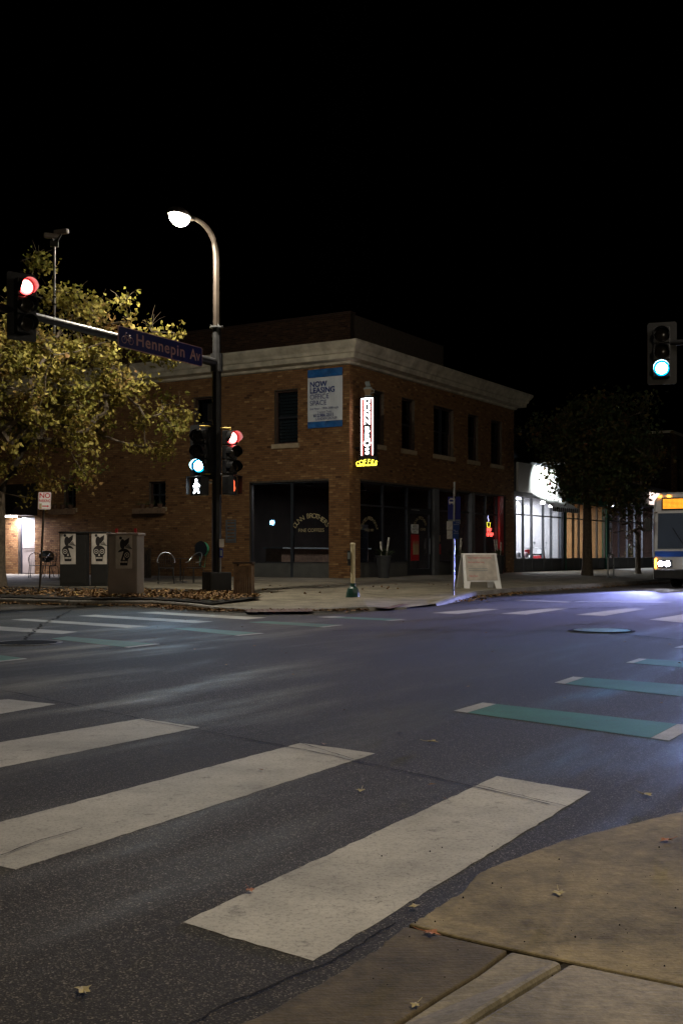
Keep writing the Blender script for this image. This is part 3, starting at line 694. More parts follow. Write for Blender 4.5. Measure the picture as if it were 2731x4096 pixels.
def sash(fr, o, parent, blind=False, wide=False, light=None):
    x0, x1, z0, z1 = o[:4]; w = empty('window', P(fr, x0, -0.15, z0) - wloc(parent)); w.parent = parent
    t = 0.06; d0, d1 = -0.2, -0.12; fm = M['frame_dark']
    MB().box(fr, x0, x0 + t, d0, d1, z0, z1).box(fr, x1 - t, x1, d0, d1, z0, z1).box(fr, x0 + t, x1 - t, d0, d1, z0, z0 + t).box(fr, x0 + t, x1 - t, d0, d1, z1 - t, z1).build('frame', M['frame_brown'], w)
    zm = (z0 + z1) / 2
    MB().box(fr, x0 + t, x1 - t, d0 - 0.03, d0 + 0.03, zm - 0.03, zm + 0.03).build('meeting_rail', fm, w)
    if wide:
        xm = (x0 + x1) / 2; MB().box(fr, xm - 0.06, xm + 0.06, d0, d1 + 0.01, z0 + t, z1 - t).build('mullion', fm, w)
    MB().box(fr, x0 + t, x1 - t, d0 + 0.02, d0 + 0.028, zm + 0.03, z1 - t).build('pane', M['glass_dark'], w)
    MB().box(fr, x0 + t, x1 - t, d0 - 0.02, d0 - 0.012, z0 + t, zm - 0.03).build('pane', M['glass_dark'], w)
    MB().box(fr, x0 - 0.08, x1 + 0.08, -0.14, 0.07, z0 - 0.16, z0 - 0.004).build('sill', M['sill'], w)
    if blind:
        z = z0 + 0.1
        while z < z1 - 0.1:
            m2 = MB(); m2.poly([P(fr, x0 + t, d0 - 0.08, z), P(fr, x1 - t, d0 - 0.08, z), P(fr, x1 - t, d0 - 0.05, z + 0.085), P(fr, x0 + t, d0 - 0.05, z + 0.085)])
            m2.build('blind_slat', M['blind'], w, recalc=False); z += 0.11
    else:
        MB().poly([P(fr, x0, -0.5, z0), P(fr, x1, -0.5, z0), P(fr, x1, -0.5, z1), P(fr, x0, -0.5, z1)]).build('dark_backing', M['dark'], w)  # dark sheet standing in for the unlit room behind the glass
    return w
for i, o in enumerate(up_r): sash(FRR, o, bld, wide=(i == 2))
for i, o in enumerate(up_l): sash(FRL, o, bld, blind=(i == 0))
for o in sm_l:
    w = sash(FRL, o, bld)
    x0, x1, z0, z1 = o
    MB().box(FRL, (x0 + x1) / 2 - 0.02, (x0 + x1) / 2 + 0.02, -0.2, -0.115, z0, z1).build('glazing_bar', M['frame_dark'], w)

# interior of the coffee house: dim room with counter, seen through the glass
room = MB()
room.poly([P(FRR, 0.3, -0.3, GZ + 0.02), P(FRR, TR - 0.3, -0.3, GZ + 0.02), P(FRR, TR - 0.3, -7, GZ + 0.02), P(FRR, 0.3, -7, GZ + 0.02)])
room.poly([P(FRR, 0.3, -0.3, 4.0), P(FRR, TR - 0.3, -0.3, 4.0), P(FRR, TR - 0.3, -7, 4.0), P(FRR, 0.3, -7, 4.0)])
room.poly([P(FRR, 0.3, -7, GZ), P(FRR, TR - 0.3, -7, GZ), P(FRR, TR - 0.3, -7, 4.0), P(FRR, 0.3, -7, 4.0)])
room.poly([P(FRR, TR - 0.31, -0.3, GZ), P(FRR, TR - 0.31, -7, GZ), P(FRR, TR - 0.31, -7, 4.0), P(FRR, TR - 0.31, -0.3, 4.0)])
room.build('interior', M['dark'], bld, recalc=False)
def shopfront(fr, x0, x1, mull, parent, z0=SF0, z1=SF1, fm='frame_dark', gl='glass_dark', door=None, bulk='bulkhead', transom=None, depth=-0.12):
    w = empty('shopfront', P(fr, x0, -0.15, GZ) - wloc(parent)); w.parent = parent
    t = 0.05; f = M[fm]
    xs = [x0] + list(mull) + [x1]
    for i, (a, b) in enumerate(zip(xs[:-1], xs[1:])):
        isd = door is not None and i == door
        zb = GZ + 0.02 if isd else z0
        if not isd:
            MB().box(fr, a + 0.002, b - 0.002, depth - 0.05, depth + 0.03, GZ, z0 - 0.002).build('bulkhead_panel', M[bulk], w)
            MB().box(fr, a + 0.12, b - 0.12, depth + 0.032, depth + 0.04, GZ + 0.1, z0 - 0.1).build('bulkhead_panel', M[bulk], w)
        if transom:
            MB().box(fr, a + t, b - t, depth - 0.01, depth, zb + 0.03, transom - 0.03).build('pane', M[gl], w)
            MB().box(fr, a + t, b - t, depth - 0.01, depth, transom + 0.03, z1 - 0.05).build('pane', M[gl], w)
            MB().box(fr, a + t, b - t, depth - 0.04, depth + 0.02, transom - 0.03, transom + 0.03).build('transom_bar', f, w)
        else:
            MB().box(fr, a + t, b - t, depth - 0.01, depth, zb + 0.03, z1 - 0.05).build('pane', M[gl], w)
        if isd:
            MB().box(fr, a + t, a + t + 0.1, depth - 0.04, depth + 0.035, GZ + 0.02, 2.75).box(fr, b - t - 0.1, b - t, depth - 0.04, depth + 0.035, GZ + 0.02, 2.75).box(fr, a + t + 0.1, b - t - 0.1, depth - 0.04, depth + 0.035, 2.62, 2.75).box(fr, a + t + 0.1, b - t - 0.1, depth - 0.04, depth + 0.035, GZ + 0.02, GZ + 0.25).build('door', f, w)
            MB().tube([P(fr, b - t - 0.16, depth + 0.08, 1.1), P(fr, b - t - 0.16, depth + 0.08, 1.7)], 0.015, 6).build('door_handle', M['steel'], w)
    for a in xs: MB().box(fr, max(a - t, x0 + 0.002), min(a + t, x1 - 0.002), depth - 0.06, depth + 0.04, GZ + 0.01, z1 - 0.002).build('mullion', f, w)
    MB().box(fr, x0 + 0.06, x1 - 0.06, depth - 0.05, depth + 0.033, z1 - 0.05, z1 - 0.004).build('head_rail', f, w)
    if door is None or True:
        for i, (a, b) in enumerate(zip(xs[:-1], xs[1:])):
            if door is not None and i == door: continue
            MB().box(fr, a + t + 0.002, b - t - 0.002, depth - 0.05, depth + 0.05, z0, z0 + 0.03).build('sill_rail', f, w)
    return w
R0, R1 = sf_r[0][:2]
sfr = shopfront(FRR, R0, R1, [tx(1540), tx(1639), tx(1732), tx(1755), tx(1842), tx(1890), tx(1950), tx(1996)], bld, door=2, transom=2.8)
L0, L1 = sf_l[0][:2]
sfl = shopfront(FRL, L0, L1, [sx(1162)], bld)
MB().box(FRR, tx(1890) - 0.15, tx(1890) + 0.15, -0.16, 0.03, GZ, SF1 - 0.01).build('pilaster', M['frame_grey'], bld)
MB().box(FRR, tx(1744) - 0.2, tx(1744) + 0.2, -0.16, 0.03, GZ, SF1 - 0.01).build('pilaster', M['frame_grey'], bld)
MB().box(FRR, tx(1996), tx(2010), -0.16, 0.03, GZ, SF1 - 0.01).build('pilaster', M['red'], bld)
# gold lettering and paper notices on the glass
TXR = (U1, UZ); TXL = (-U2, UZ)
g = MB()
arc_text(g, 'DUNN BROTHERS', 0.24, P(FRL, sx(1238), -0.1, 2.35), *TXL, 0.75, 105); g.build('window_lettering', M['decal'], sfl); g = MB()
text_into(g, 'FINE COFFEES', 0.17, P(FRL, sx(1238), -0.1, 1.87), *TXL)
g.build('window_lettering', M['decal'], sfl)
g = MB()
arc_text(g, 'ROASTED FRESH DAILY', 0.17, P(FRR, tx(1487), -0.1, 2.30), *TXR, 0.55, 130); g.build('window_lettering', M['decal'], sfr); g = MB()
text_into(g, 'SINCE 1987', 0.13, P(FRR, tx(1487), -0.1, 1.90), *TXR); g.build('window_lettering', M['decal'], sfr); g = MB()
arc_text(g, 'DUNN BROTHERS', 0.17, P(FRR, tx(1690), -0.1, 2.42), *TXR, 0.5, 110); g.build('window_lettering', M['decal'], sfr); g = MB()
text_into(g, 'COFFEE', 0.13, P(FRR, tx(1700), -0.1, 2.0), *TXR)
g.build('window_lettering', M['decal'], sfr)
def notice(fr, xa, xb, z0, z1, m, parent, name='paper_notice'):
    return MB().box(fr, xa, xb, -0.109, -0.105, z0, z1).build(name, m, parent)
n1 = notice(FRR, tx(1655), tx(1687), 2.62, 2.82, M['signwhite'], sfr)
MB_ = text_into(MB(), '3346', 0.13, P(FRR, tx(1667), -0.102, 2.68), *TXR); MB_.build('notice_lettering', M['cupgrey'], n1)
n2 = notice(FRR, tx(1655), tx(1683), 1.88, 2.22, M['signwhite'], sfr)
t_ = MB(); text_into(t_, 'DUNN', 0.13, P(FRR, tx(1669), -0.102, 2.1), -U1, UZ); t_.build('notice_lettering', M['ink'], n2); t_ = MB(); text_into(t_, 'BROTHERS', 0.105, P(FRR, tx(1669), -0.102, 2.0), -U1, UZ); t_.build('notice_lettering', M['ink'], n2); t_ = MB(); text_into(t_, 'COFFEE', 0.08, P(FRR, tx(1669), -0.102, 1.91), -U1, UZ); t_.build('notice_lettering', M['ink'], n2)
n3 = notice(FRR, tx(1653), tx(1685), 0.86, 1.84, M['red'], sfr, 'red_poster')
bt = MB()
for k in range(3):
    xx = tx(1661) + k * 0.16; bt.prism((P(FRR, 0, -0.103, 0), U1, -U2, UZ), [(xx, 1.08), (xx + 0.12, 1.08), (xx + 0.12, 1.42), (xx + 0.08, 1.52), (xx + 0.08, 1.6), (xx + 0.04, 1.6), (xx + 0.04, 1.52), (xx, 1.42)], 0, 0.003)
bt.build('poster_bottles', M['decal'], n3)
notice(FRR, tx(1757), tx(1770), 1.6, 1.85, M['cupbrown'], sfr)
notice(FRR, tx(1757), tx(1772), 1.1, 1.5, M['red'], sfr)

# louvre in the side wall
lv = empty('wall_louvre', P(FRL, sx(947), 0, 1.5) - wloc(bld)); lv.parent = bld
xa, xb = sx(946), sx(906)
MB().box(FRL, xa, xb, 0.013, 0.05, 1.52, 1.56).box(FRL, xa, xb, 0.013, 0.05, 2.30, 2.34).box(FRL, xa, xa + 0.05, 0.013, 0.05, 1.56, 2.30).box(FRL, xb - 0.05, xb, 0.013, 0.05, 1.56, 2.30).build('frame', M['frame_grey'], lv)
for k in range(6):
    z = 1.58 + k * 0.122
    m2 = MB(); m2.poly([P(FRL, xa + 0.05, 0.045, z), P(FRL, xb - 0.05, 0.045, z), P(FRL, xb - 0.05, 0.016, z + 0.07), P(FRL, xa + 0.05, 0.016, z + 0.07)]); m2.build('slat', M['frame_grey'], lv, recalc=False)
# back door with its black awning and light
d0, d1 = dr_l[0][:2]
dr = empty('back_door', P(FRL, d0, -0.2, GZ) - wloc(bld)); dr.parent = bld
MB().box(FRL, d0 + 0.06, d1 - 0.06, -0.24, -0.18, GZ + 0.02, 2.5).build('leaf', M['cabinet'], dr)
MB().box(FRL, d0, d0 + 0.06, -0.26, -0.14, GZ, 2.62).box(FRL, d1 - 0.06, d1, -0.26, -0.14, GZ, 2.62).box(FRL, d0 + 0.06, d1 - 0.06, -0.26, -0.14, 2.5, 2.62).build('frame', M['frame_dark'], dr)
MB().box(FRL, d0 + 0.12, d0 + 0.3, -0.178, -0.172, 1.62, 1.98).build('door_notice', M['signwhite'], dr)
MB().box(FRL, d0 + 0.08, d1 - 0.08, -0.14, -0.12, 1.30, 1.34).build('push_bar', M['black'], dr)
aw = empty('door_awning', P(FRL, d0, 0, 2.6) - wloc(bld)); aw.parent = bld
ax0, ax1 = sx(152), sx(20)
MB().prism((C0, -U1, U2, UZ), [(0.02, 2.66), (1.3, 2.66), (1.3, 2.86), (0.02, 3.95)], ax0, ax1).build('canopy', M['black'], aw)
MB().box(FRL, ax1 - 1.1, ax1 - 0.2, 0.35, 0.5, 2.60, 2.655).build('lamp_tube', M['shoplight'], aw)
al = bpy.data.lights.new('awning_lamp', 'AREA'); al.shape = 'RECTANGLE'; al.size = 1.2; al.size_y = 0.2; al.energy = 260; al.color = (0.88, 0.86, 1.0)
alo = bpy.data.objects.new('awning_lamp', al); COL.objects.link(alo); alo.parent = aw; alo.location = P(FRL, (ax0 + ax1) / 2, 0.45, 2.58) - wloc(aw); alo.rotation_euler = (0, 0, -A1 + math.radians(0) + math.pi / 2)

# dim furnishings of the coffee house, with added fill lights above them
for t in (2.2, 6.0, 9.5):
    l = bpy.data.lights.new('interior_fill_light', 'AREA'); l.shape = 'DISK'; l.size = 0.4; l.energy = 75; l.color = (1.0, 0.86, 0.74)  # added fill light, no known lamp here, lifts the dark room
    o = bpy.data.objects.new('interior_fill_light', l); COL.objects.link(o); o.parent = bld; o.location = P(FRR, t, -3.0, 3.6) - wloc(bld)
    MB().lathe(P(FRR, t, -3.0, 3.62), [(0.2, 0), (0.12, 0.12), (0.02, 0.35)], 12).build('fill_light_shade', M['black'], bld)  # shade made up to go with the fill light
ct = empty('counter', P(FRR, 4.5, -4.4, GZ + 0.02), 'long dark service counter inside the coffee house', 'counter')
MB().box(FRR, 2.0, 8.5, -4.8, -4.1, GZ + 0.021, 1.3).build('front', M['wood'], ct); MB().box(FRR, 1.95, 8.55, -4.9, -4.0, 1.303, 1.36).build('worktop', M['cupgrey'], ct)
dc = empty('display_case', P(FRR, 3.2, -1.6, GZ + 0.02), 'pale upright display case behind the coffee house window', 'display case')
MB().box(FRR, 3.0, 3.9, -2.2, -1.5, GZ + 0.021, 2.2).build('cabinet', M['plaster'], dc); MB().box(FRR, 3.08, 3.82, -1.5, -1.48, 0.7, 2.0).build('glass_door', M['glass_dark'], dc)
for z in (0.9, 1.3, 1.7): MB().box(FRR, 3.08, 3.82, -1.476, -1.46, z, z + 0.03).build('shelf_edge', M['steel'], dc)

# ================================================================== STREET LAMPS AND SIGNALS
def area_lamp(name, loc, energy, color, size, parent, spread=math.pi):
    l = bpy.data.lights.new(name, 'AREA'); l.shape = 'DISK'; l.size = size; l.energy = energy; l.color = color; l.spread = spread
    o = bpy.data.objects.new(name, l); COL.objects.link(o); o.parent = parent; o.location = Vector(loc) - wloc(parent); return o
def luminaire(root, p, d, energy, color):
    """cobra head: housing, drop lens and the light it gives; p = lens centre, d = horizontal arm direction"""
    d = Vector(d).normalized(); sd = UZ.cross(d)
    fr = (p, d, sd, UZ)
    m2 = MB(); prof = [(-0.42, 0.05, 0.03), (-0.36, 0.07, 0.09), (-0.2, 0.13, 0.17), (0.05, 0.18, 0.2), (0.28, 0.17, 0.16), (0.4, 0.1, 0.08)]
    rings = []
    for (x, w, h) in prof: rings.append([P(fr, x, w * math.cos(a), 0.02 + max(0, math.sin(a)) * h - (0.01 if math.sin(a) < 0 else 0)) for a in [2 * math.pi * k / 12 for k in range(12)]])
    for r0, r1 in zip(rings[:-1], rings[1:]):
        for k in range(12): m2.poly([r0[k], r0[(k + 1) % 12], r1[(k + 1) % 12], r1[k]])
    m2.poly(rings[0]); m2.poly(rings[-1]); m2.build('lamp_housing', M['polebrown'], root)
    m3 = MB(); n = 16; rr = []
    for i in range(6):
        a = i / 5 * math.pi / 2; rr.append([P(fr, 0.06 + 0.29 * math.cos(a) * math.cos(t), 0.2 * math.cos(a) * math.sin(t), -0.002 - 0.22 * math.sin(a)) for t in [2 * math.pi * k / n for k in range(n)]])
    for r0, r1 in zip(rr[:-1], rr[1:]):
        for k in range(n): m3.poly([r0[k], r0[(k + 1) % n], r1[(k + 1) % n], r1[k]])
    m3.build('lamp_lens', M['lamp'], root, smooth=True)
    area_lamp('lamp_light', p - UZ * 0.25, energy * 0.5, color, 0.3, root)
    l = bpy.data.lights.new('lamp_glow', 'POINT'); l.energy = energy * 0.62; l.color = color; l.shadow_soft_size = 0.12
    o = bpy.data.objects.new('lamp_glow', l); COL.objects.link(o); o.parent = root; o.location = p - UZ * 0.38 - wloc(root)
# --- visible pole
PB = gp(867, 2373, 0.15); PX = Vector((PB.x, PB.y, 0))
pole = empty('signal_pole', PB, 'tall dark signal pole with mast arm and glaring street lamp on top', 'signal pole')
MB().lathe(PB, [(0.15, 0.1), (0.15, 0.42), (0.118, 0.48), (0.112, 5.2)], 8).build('shaft', M['black'], pole)
MB().box(frame(PB, 0.5), -0.28, 0.28, -0.28, 0.28, 0.0, 0.52).build('base_cover', M['black'], pole, bevel=0.03)
MB().box(frame(PB, 0.5), -0.55, 0.55, -0.55, 0.55, -0.12, 0.0).build('footing', M['kerb'], pole)
zf = CAM_H + (HY - 1312) / FPX * PB.y
MB().lathe((PB.x, PB.y, 5.2), [(0.112, 0), (0.10, zf - 5.2)], 8).build('shaft', M['black'], pole)
MB().lathe((PB.x, PB.y, zf), [(0.17, 0), (0.17, 0.03)], 8).build('flange', M['steel'], pole)
for k in range(4):
    a = k * math.pi / 2 + 0.4; MB().lathe((PB.x + 0.14 * math.cos(a), PB.y + 0.14 * math.sin(a), zf + 0.03), [(0.018, 0), (0.018, 0.04)], 6).build('bolt', M['steel'], pole)
zt = CAM_H + (HY - 1000) / FPX * PB.y
LP = at(725, 868, PB.y - 0.857 * 1.345)
arc = [(PB.x, PB.y, zf + 0.03), (PB.x, PB.y, zt - 0.3)]; b0 = Vector((PB.x, PB.y, zt - 0.3))
for k in range(1, 9):
    t = k / 8; arc.append(b0 * (1 - t) ** 2 + Vector((PB.x, PB.y, LP.z + 0.15)) * 2 * t * (1 - t) + (LP + U1 * 0.35 + UZ * 0.09) * t * t)
MB().tube(arc, [0.088] * 2 + [0.085 - 0.005 * k for k in range(8)], 8).build('lamp_mast', M['polebrown'], pole, smooth=True)
luminaire(pole, LP, -U1, LAMP_W, (1.0, 0.90, 0.72))
za = CAM_H + (HY - 1452) / FPX * PB.y
def arm_pt(s, dz=0.0): return PX - U1 * s + UZ * (za + 0.012 * s + dz)
MB().tube([arm_pt(0.05), arm_pt(3), arm_pt(8.5)], [0.105, 0.095, 0.075], 12).build('mast_arm', M['black'], pole, smooth=True)
MB().lathe((PB.x, PB.y, za - 0.22), [(0.15, 0), (0.15, 0.44)], 12).build('arm_collar', M['black'], pole)
# small plate and push button on the pole
MB().box(frame((PB.x, PB.y, 0), 0), 0.08, 0.19, -0.16, -0.13, 1.27, 1.47).build('notice_plate', M['paper'], pole)
bt = MB().box(frame((PB.x, PB.y, 0), 0), 0.09, 0.17, -0.19, -0.12, 1.02, 1.24).build('push_button_box', M['signblue'], pole)
MB().box(frame((PB.x, PB.y, 0), 0), 0.105, 0.155, -0.194, -0.191, 1.06, 1.2).build('button_plate', M['cupgrey'], bt)
MB().tube([(PB.x + 0.1, PB.y - 0.13, 0.6), (PB.x + 0.1, PB.y - 0.13, 1.02)], 0.03, 6).build('conduit', M['steel'], pole)
MB().box(frame((PB.x, PB.y, 0), 0), -0.2, -0.09, -0.14, 0.14, 4.35, 4.75).build('junction_box', M['black'], pole)

def signal_head(name, c, f, lit, label, group='vehicle signal heads', beam=1.0, r=0.15, back=True):
    f = Vector(f).normalized(); ex = (-f).cross(UZ).normalized(); fr = (Vector(c), ex, f, UZ); st = 0.355
    root = empty(name, c, label, 'traffic light', group)
    for k in (-1, 0, 1):
        sec = MB().box(fr, -0.165, 0.165, -0.13, 0.06, k * st - 0.172, k * st + 0.172).build('housing', M['black'], root, bevel=0.02)
        col = {1: 'red', 0: 'amber', -1: 'green'}[k]; on = (lit == col)
        cc = P(fr, 0, 0.061, k * st)
        lm = M['lens_off'] if not on else (M['lens_red'] if col == 'red' else M['lens_cyan'])
        m2 = MB().lathe(cc, [(r, 0.0), (r * 0.96, 0.012), (r * 0.88, 0.03), (r * 0.8, 0.04)], 24, f); le = m2.build('lens', lm, sec, smooth=True)
        if on:
            cm = M['lens_red_core'] if col == 'red' else M['lens_cyan_core']
            MB().lathe(cc + f * 0.041, [(r * 0.78, 0.0), (r * 0.45, 0.01), (0.01, 0.014)], 20, f).build('lamp_core', cm, sec, smooth=True)
        v = MB(); n = 18; prev = None
        for i in range(n + 1):
            a = math.radians(-35 + 250 * i / n); q = 0.16 + 0.005
            L_ = 0.24 if 0 < math.degrees(a) < 180 else 0.24 * max(0.25, 1 - abs(math.sin(a)) * 1.2)
            p0 = P(fr, q * math.cos(a), 0.061, k * st + q * math.sin(a)); p1 = P(fr, q * math.cos(a), 0.061 + L_, k * st + q * math.sin(a) - 0.015)
            if prev: v.poly([prev[0], p0, p1, prev[1]])
            prev = (p0, p1)
        vo = v.build('visor', M['black'], sec, recalc=False); sm = vo.modifiers.new('solid', 'SOLIDIFY'); sm.thickness = 0.006; sm.offset = 1
    if back: MB().prism(fr, [(-0.27, -0.66), (0.27, -0.66), (0.3, -0.62), (0.3, 0.62), (0.27, 0.66), (-0.27, 0.66), (-0.3, 0.62), (-0.3, -0.62)], -0.14, -0.131).build('backplate', M['black'], root)
    k = {'red': 1, 'amber': 0, 'green': -1}[lit]
    l = bpy.data.lights.new('signal_beam', 'SPOT'); l.energy = (750 if lit == 'green' else 120) * beam; l.color = (0.05, 0.5, 1.0) if lit == 'green' else (1.0, 0.05, 0.03); l.spot_size = math.radians(56); l.spot_blend = 0.9; l.shadow_soft_size = 0.1
    o = bpy.data.objects.new('signal_beam', l); COL.objects.link(o); o.parent = root; o.location = P(fr, 0, 0.13, k * st) - Vector(c); o.rotation_euler = (f - UZ * 0.2).to_track_quat('-Z', 'Y').to_euler()
    return root, fr
# near-left head on the mast arm
sL = 0.0
best = None
for i in range(60, 900):
    s = i / 100; p = arm_pt(s); px_ = CX + FPX * p.x / p.y
    if best is None or abs(px_ - 62) < best[0]: best = (abs(px_ - 62), s)
sL = best[1]; p = arm_pt(sL)
hd, fr = signal_head('traffic_signal', p - U2 * 0.26 + UZ * 0.08, Vector((0.62, -0.78, 0)), 'red', 'red traffic light hanging from the mast arm at the left edge')
MB().box(fr, -0.06, 0.06, -0.3, -0.142, -0.2, 0.2).build('mounting_bracket', M['black'], hd)
# heads on the pole
hc = at(800, 1806, PB.y - 0.15)
hd, fr = signal_head('traffic_signal', hc, Vector((-0.22, -0.97, 0)), 'green', 'cyan green traffic light beside the tall signal pole, left of it')
MB().tube([hc + UZ * 0.54, hc + UZ * 0.62, Vector((PB.x, PB.y, hc.z + 0.62))], 0.022, 6).build('bracket_arm', M['gold'], hd)
MB().tube([hc - UZ * 0.54, Vector((PB.x, PB.y, hc.z - 0.54))], 0.022, 6).build('bracket_arm', M['gold'], hd)
hc2 = at(922, 1810, PB.y - 0.1)
hd, fr = signal_head('traffic_signal', hc2, Vector((0.62, -0.78, 0)), 'red', 'red traffic light on the right side of the tall signal pole', back=False)
MB().tube([hc2 + UZ * 0.54, hc2 + UZ * 0.6, Vector((PB.x, PB.y, hc2.z + 0.6))], 0.022, 6).build('bracket_arm', M['gold'], hd)
MB().tube([hc2 - UZ * 0.54, Vector((PB.x, PB.y, hc2.z - 0.54))], 0.022, 6).build('bracket_arm', M['steel'], hd)
# pedestrian signals
def ped_signal(c, f, sym, label):
    f = Vector(f).normalized(); ex = (-f).cross(UZ).normalized(); fr = (Vector(c), ex, f, UZ)
    root = empty('pedestrian_signal', c, label, 'pedestrian signal', 'pedestrian signals on the pole')
    MB().box(fr, -0.23, 0.23, -0.12, 0.08, -0.23, 0.23).build('housing', M['black'], root, bevel=0.03)
    MB().box(fr, -0.25, 0.25, 0.08, 0.22, 0.232, 0.245).box(fr, -0.25, -0.238, 0.08, 0.2, -0.2, 0.232).box(fr, 0.238, 0.25, 0.08, 0.2, -0.2, 0.232).build('visor', M['black'], root)
    y0, y1 = 0.083, 0.09
    if sym == 'walk':
        m2 = MB(); m2.lathe(P(fr, -0.02, y0, 0.14), [(0.035, 0), (0.035, 0.006)], 10, f)
        m2.prism(fr, [(-0.06, 0.09), (0.03, 0.09), (0.05, -0.02), (0.01, -0.04), (-0.06, -0.04)], y0, y1)
        m2.prism(fr, [(-0.06, -0.042), (-0.005, -0.042), (-0.06, -0.17), (-0.11, -0.17)], y0, y1)
        m2.prism(fr, [(-0.003, -0.042), (0.04, -0.042), (0.09, -0.17), (0.05, -0.17)], y0, y1)
        m2.prism(fr, [(0.052, 0.06), (0.11, 0.0), (0.095, -0.02), (0.045, 0.02)], y0, y1)
        m2.prism(fr, [(-0.062, 0.07), (-0.12, 0.0), (-0.105, -0.02), (-0.062, 0.03)], y0, y1)
        m2.build('walking_figure', M['walk'], root)
    else:
        m2 = MB(); m2.box(fr, -0.06, 0.06, y0, y1, -0.14, 0.0)
        for k in range(4): m2.box(fr, -0.058 + 0.031 * k, -0.034 + 0.031 * k, y0, y1, 0.002, 0.11 + 0.02 * (k in (1, 2)))
        m2.box(fr, 0.062, 0.1, y0, y1, -0.09, -0.03); m2.build('raised_hand', M['dont'], root)
    return root
hp = at(797, 1945, PB.y - 0.1); r_ = ped_signal(hp, -U1 * 0.85 - U2 * 0.1 + Vector((-0.25, 0, 0)), 'walk', 'pedestrian signal showing a white walking figure')
MB().tube([hp + UZ * 0.1, Vector((PB.x, PB.y, hp.z + 0.1))], 0.025, 6).build('bracket_arm', M['steel'], r_)
hp = at(922, 1942, PB.y - 0.1); r_ = ped_signal(hp, -U2 + U1 * 0.2, 'hand', 'dark pedestrian signal on the right side of the signal pole')
MB().tube([hp + UZ * 0.28, Vector((PB.x, PB.y, hp.z + 0.28))], 0.025, 6).build('bracket_arm', M['steel'], r_)

# street name sign, hung along the mast arm
def arm_s(xpix):
    b = (1e9, 0)
    for i in range(0, 900):
        s = i / 100; p = arm_pt(s); d = abs(CX + FPX * p.x / p.y - xpix)
        if d < b[0]: b = (d, s)
    return b[1]
s0, s1 = arm_s(790), arm_s(452)
pc_ = arm_pt((s0 + s1) / 2) - U2 * 0.14
sw = (s1 - s0); sh = 0.46
exs = (arm_pt(s0) - arm_pt(s1)).normalized(); frs = (pc_ + UZ * 0.0, exs, -U2, UZ)
sgn = empty('street_name_sign', pc_, 'dark blue street name sign reading Hennepin Av on the mast arm', 'street sign')
def rrect(w, h, r, n=5):
    pts = []
    for (cx_, cz, a0) in ((w / 2 - r, h / 2 - r, 0), (-w / 2 + r, h / 2 - r, 90), (-w / 2 + r, -h / 2 + r, 180), (w / 2 - r, -h / 2 + r, 270)):
        for i in range(n + 1): a = math.radians(a0 + 90 * i / n); pts.append((cx_ + r * math.cos(a), cz + r * math.sin(a)))
    return pts
MB().prism(frs, rrect(sw, sh, 0.07), 0, 0.012).build('panel', M['nameink'], sgn)
MB().prism(frs, rrect(sw - 0.045, sh - 0.045, 0.055), 0.0121, 0.015).build('blue_field', M['nameblue'], sgn)
t_ = MB(); text_into(t_, 'Hennepin', 0.36, P(frs, 0.2, 0.017, -0.105), exs, UZ, bold=0.006, sx_=0.98, spacing=1.12)
def fit_text(mb, fr, xa, xb):
    """stretch finished lettering between two places along the sign"""
    xs = [(v - fr[0]).dot(fr[1]) for v in mb.v]; a, b = min(xs), max(xs)
    for i, v in enumerate(mb.v):
        x = (v - fr[0]).dot(fr[1]); mb.v[i] = v + fr[1] * ((x - a) / (b - a) * (xb - xa) + xa - x)
    return mb
fit_text(t_, frs, -sw * 0.30, sw * 0.27).build('lettering', M['nameink'], sgn)
t_ = MB(); text_into(t_, 'Av', 0.36, P(frs, 0.2, 0.017, -0.105), exs, UZ, bold=0.006, sx_=0.98)
fit_text(t_, frs, sw * 0.335, sw * 0.47).build('lettering', M['nameink'], sgn)
bk = MB(); bc = (-sw * 0.405)
for dx in (-0.09, 0.13):
    ring = [P(frs, bc + dx + 0.075 * math.cos(a), 0.018, -0.05 + 0.075 * math.sin(a)) for a in [2 * math.pi * i / 20 for i in range(21)]]
    bk.tube(ring, 0.008, 4, cap=False)
Q = lambda x, z: P(frs, bc + x, 0.018, z)
for seg in ([(-0.09, -0.05), (-0.045, 0.1), (-0.01, 0.105)], [(-0.06, 0.045), (0.075, 0.045), (0.02, -0.05), (-0.06, 0.045)], [(0.02, -0.05), (0.13, -0.05), (0.075, 0.045)], [(0.085, 0.07), (0.02, -0.05)], [(0.055, 0.075), (0.115, 0.075)]):
    bk.tube([Q(*q) for q in seg], 0.008, 4)
bk.build('bicycle_symbol', M['nameink'], sgn)
for k in (-0.35, 0.35): MB().box(frs, sw * k - 0.02, sw * k + 0.02, -0.16, -0.001, -0.12, 0.12).build('clamp', M['steel'], sgn)

# camera mast on the arm
sc_ = arm_s(219); cb = arm_pt(sc_); ctop = CAM_H + (HY - 975) / FPX * cb.y
cm = empty('camera_mast', cb, 'thin steel mast with two traffic cameras above the mast arm', 'camera mast')
MB().tube([cb - UZ * 0.25, (cb.x, cb.y, ctop)], 0.026, 10).build('pipe', M['steel'], cm, smooth=True)
for dz in (0.35, 0.5, -0.0): MB().lathe((cb.x, cb.y, cb.z + dz - 0.02), [(0.04, 0), (0.04, 0.03)], 10).build('clamp', M['black'], cm)
for (dx, dz, ang) in ((-0.05, 0.16, 0.3), (0.14, 0.24, -0.4)):
    f2 = frame((cb.x + dx, cb.y, ctop + dz), ang)
    MB().box(f2, -0.16, 0.16, -0.05, 0.05, -0.05, 0.05).build('camera_body', M['cabinet'], cm, bevel=0.02)
    MB().tube([(cb.x, cb.y, ctop - 0.03), (cb.x + dx, cb.y, ctop + dz - 0.05)], 0.02, 6).build('camera_bracket', M['black'], cm)
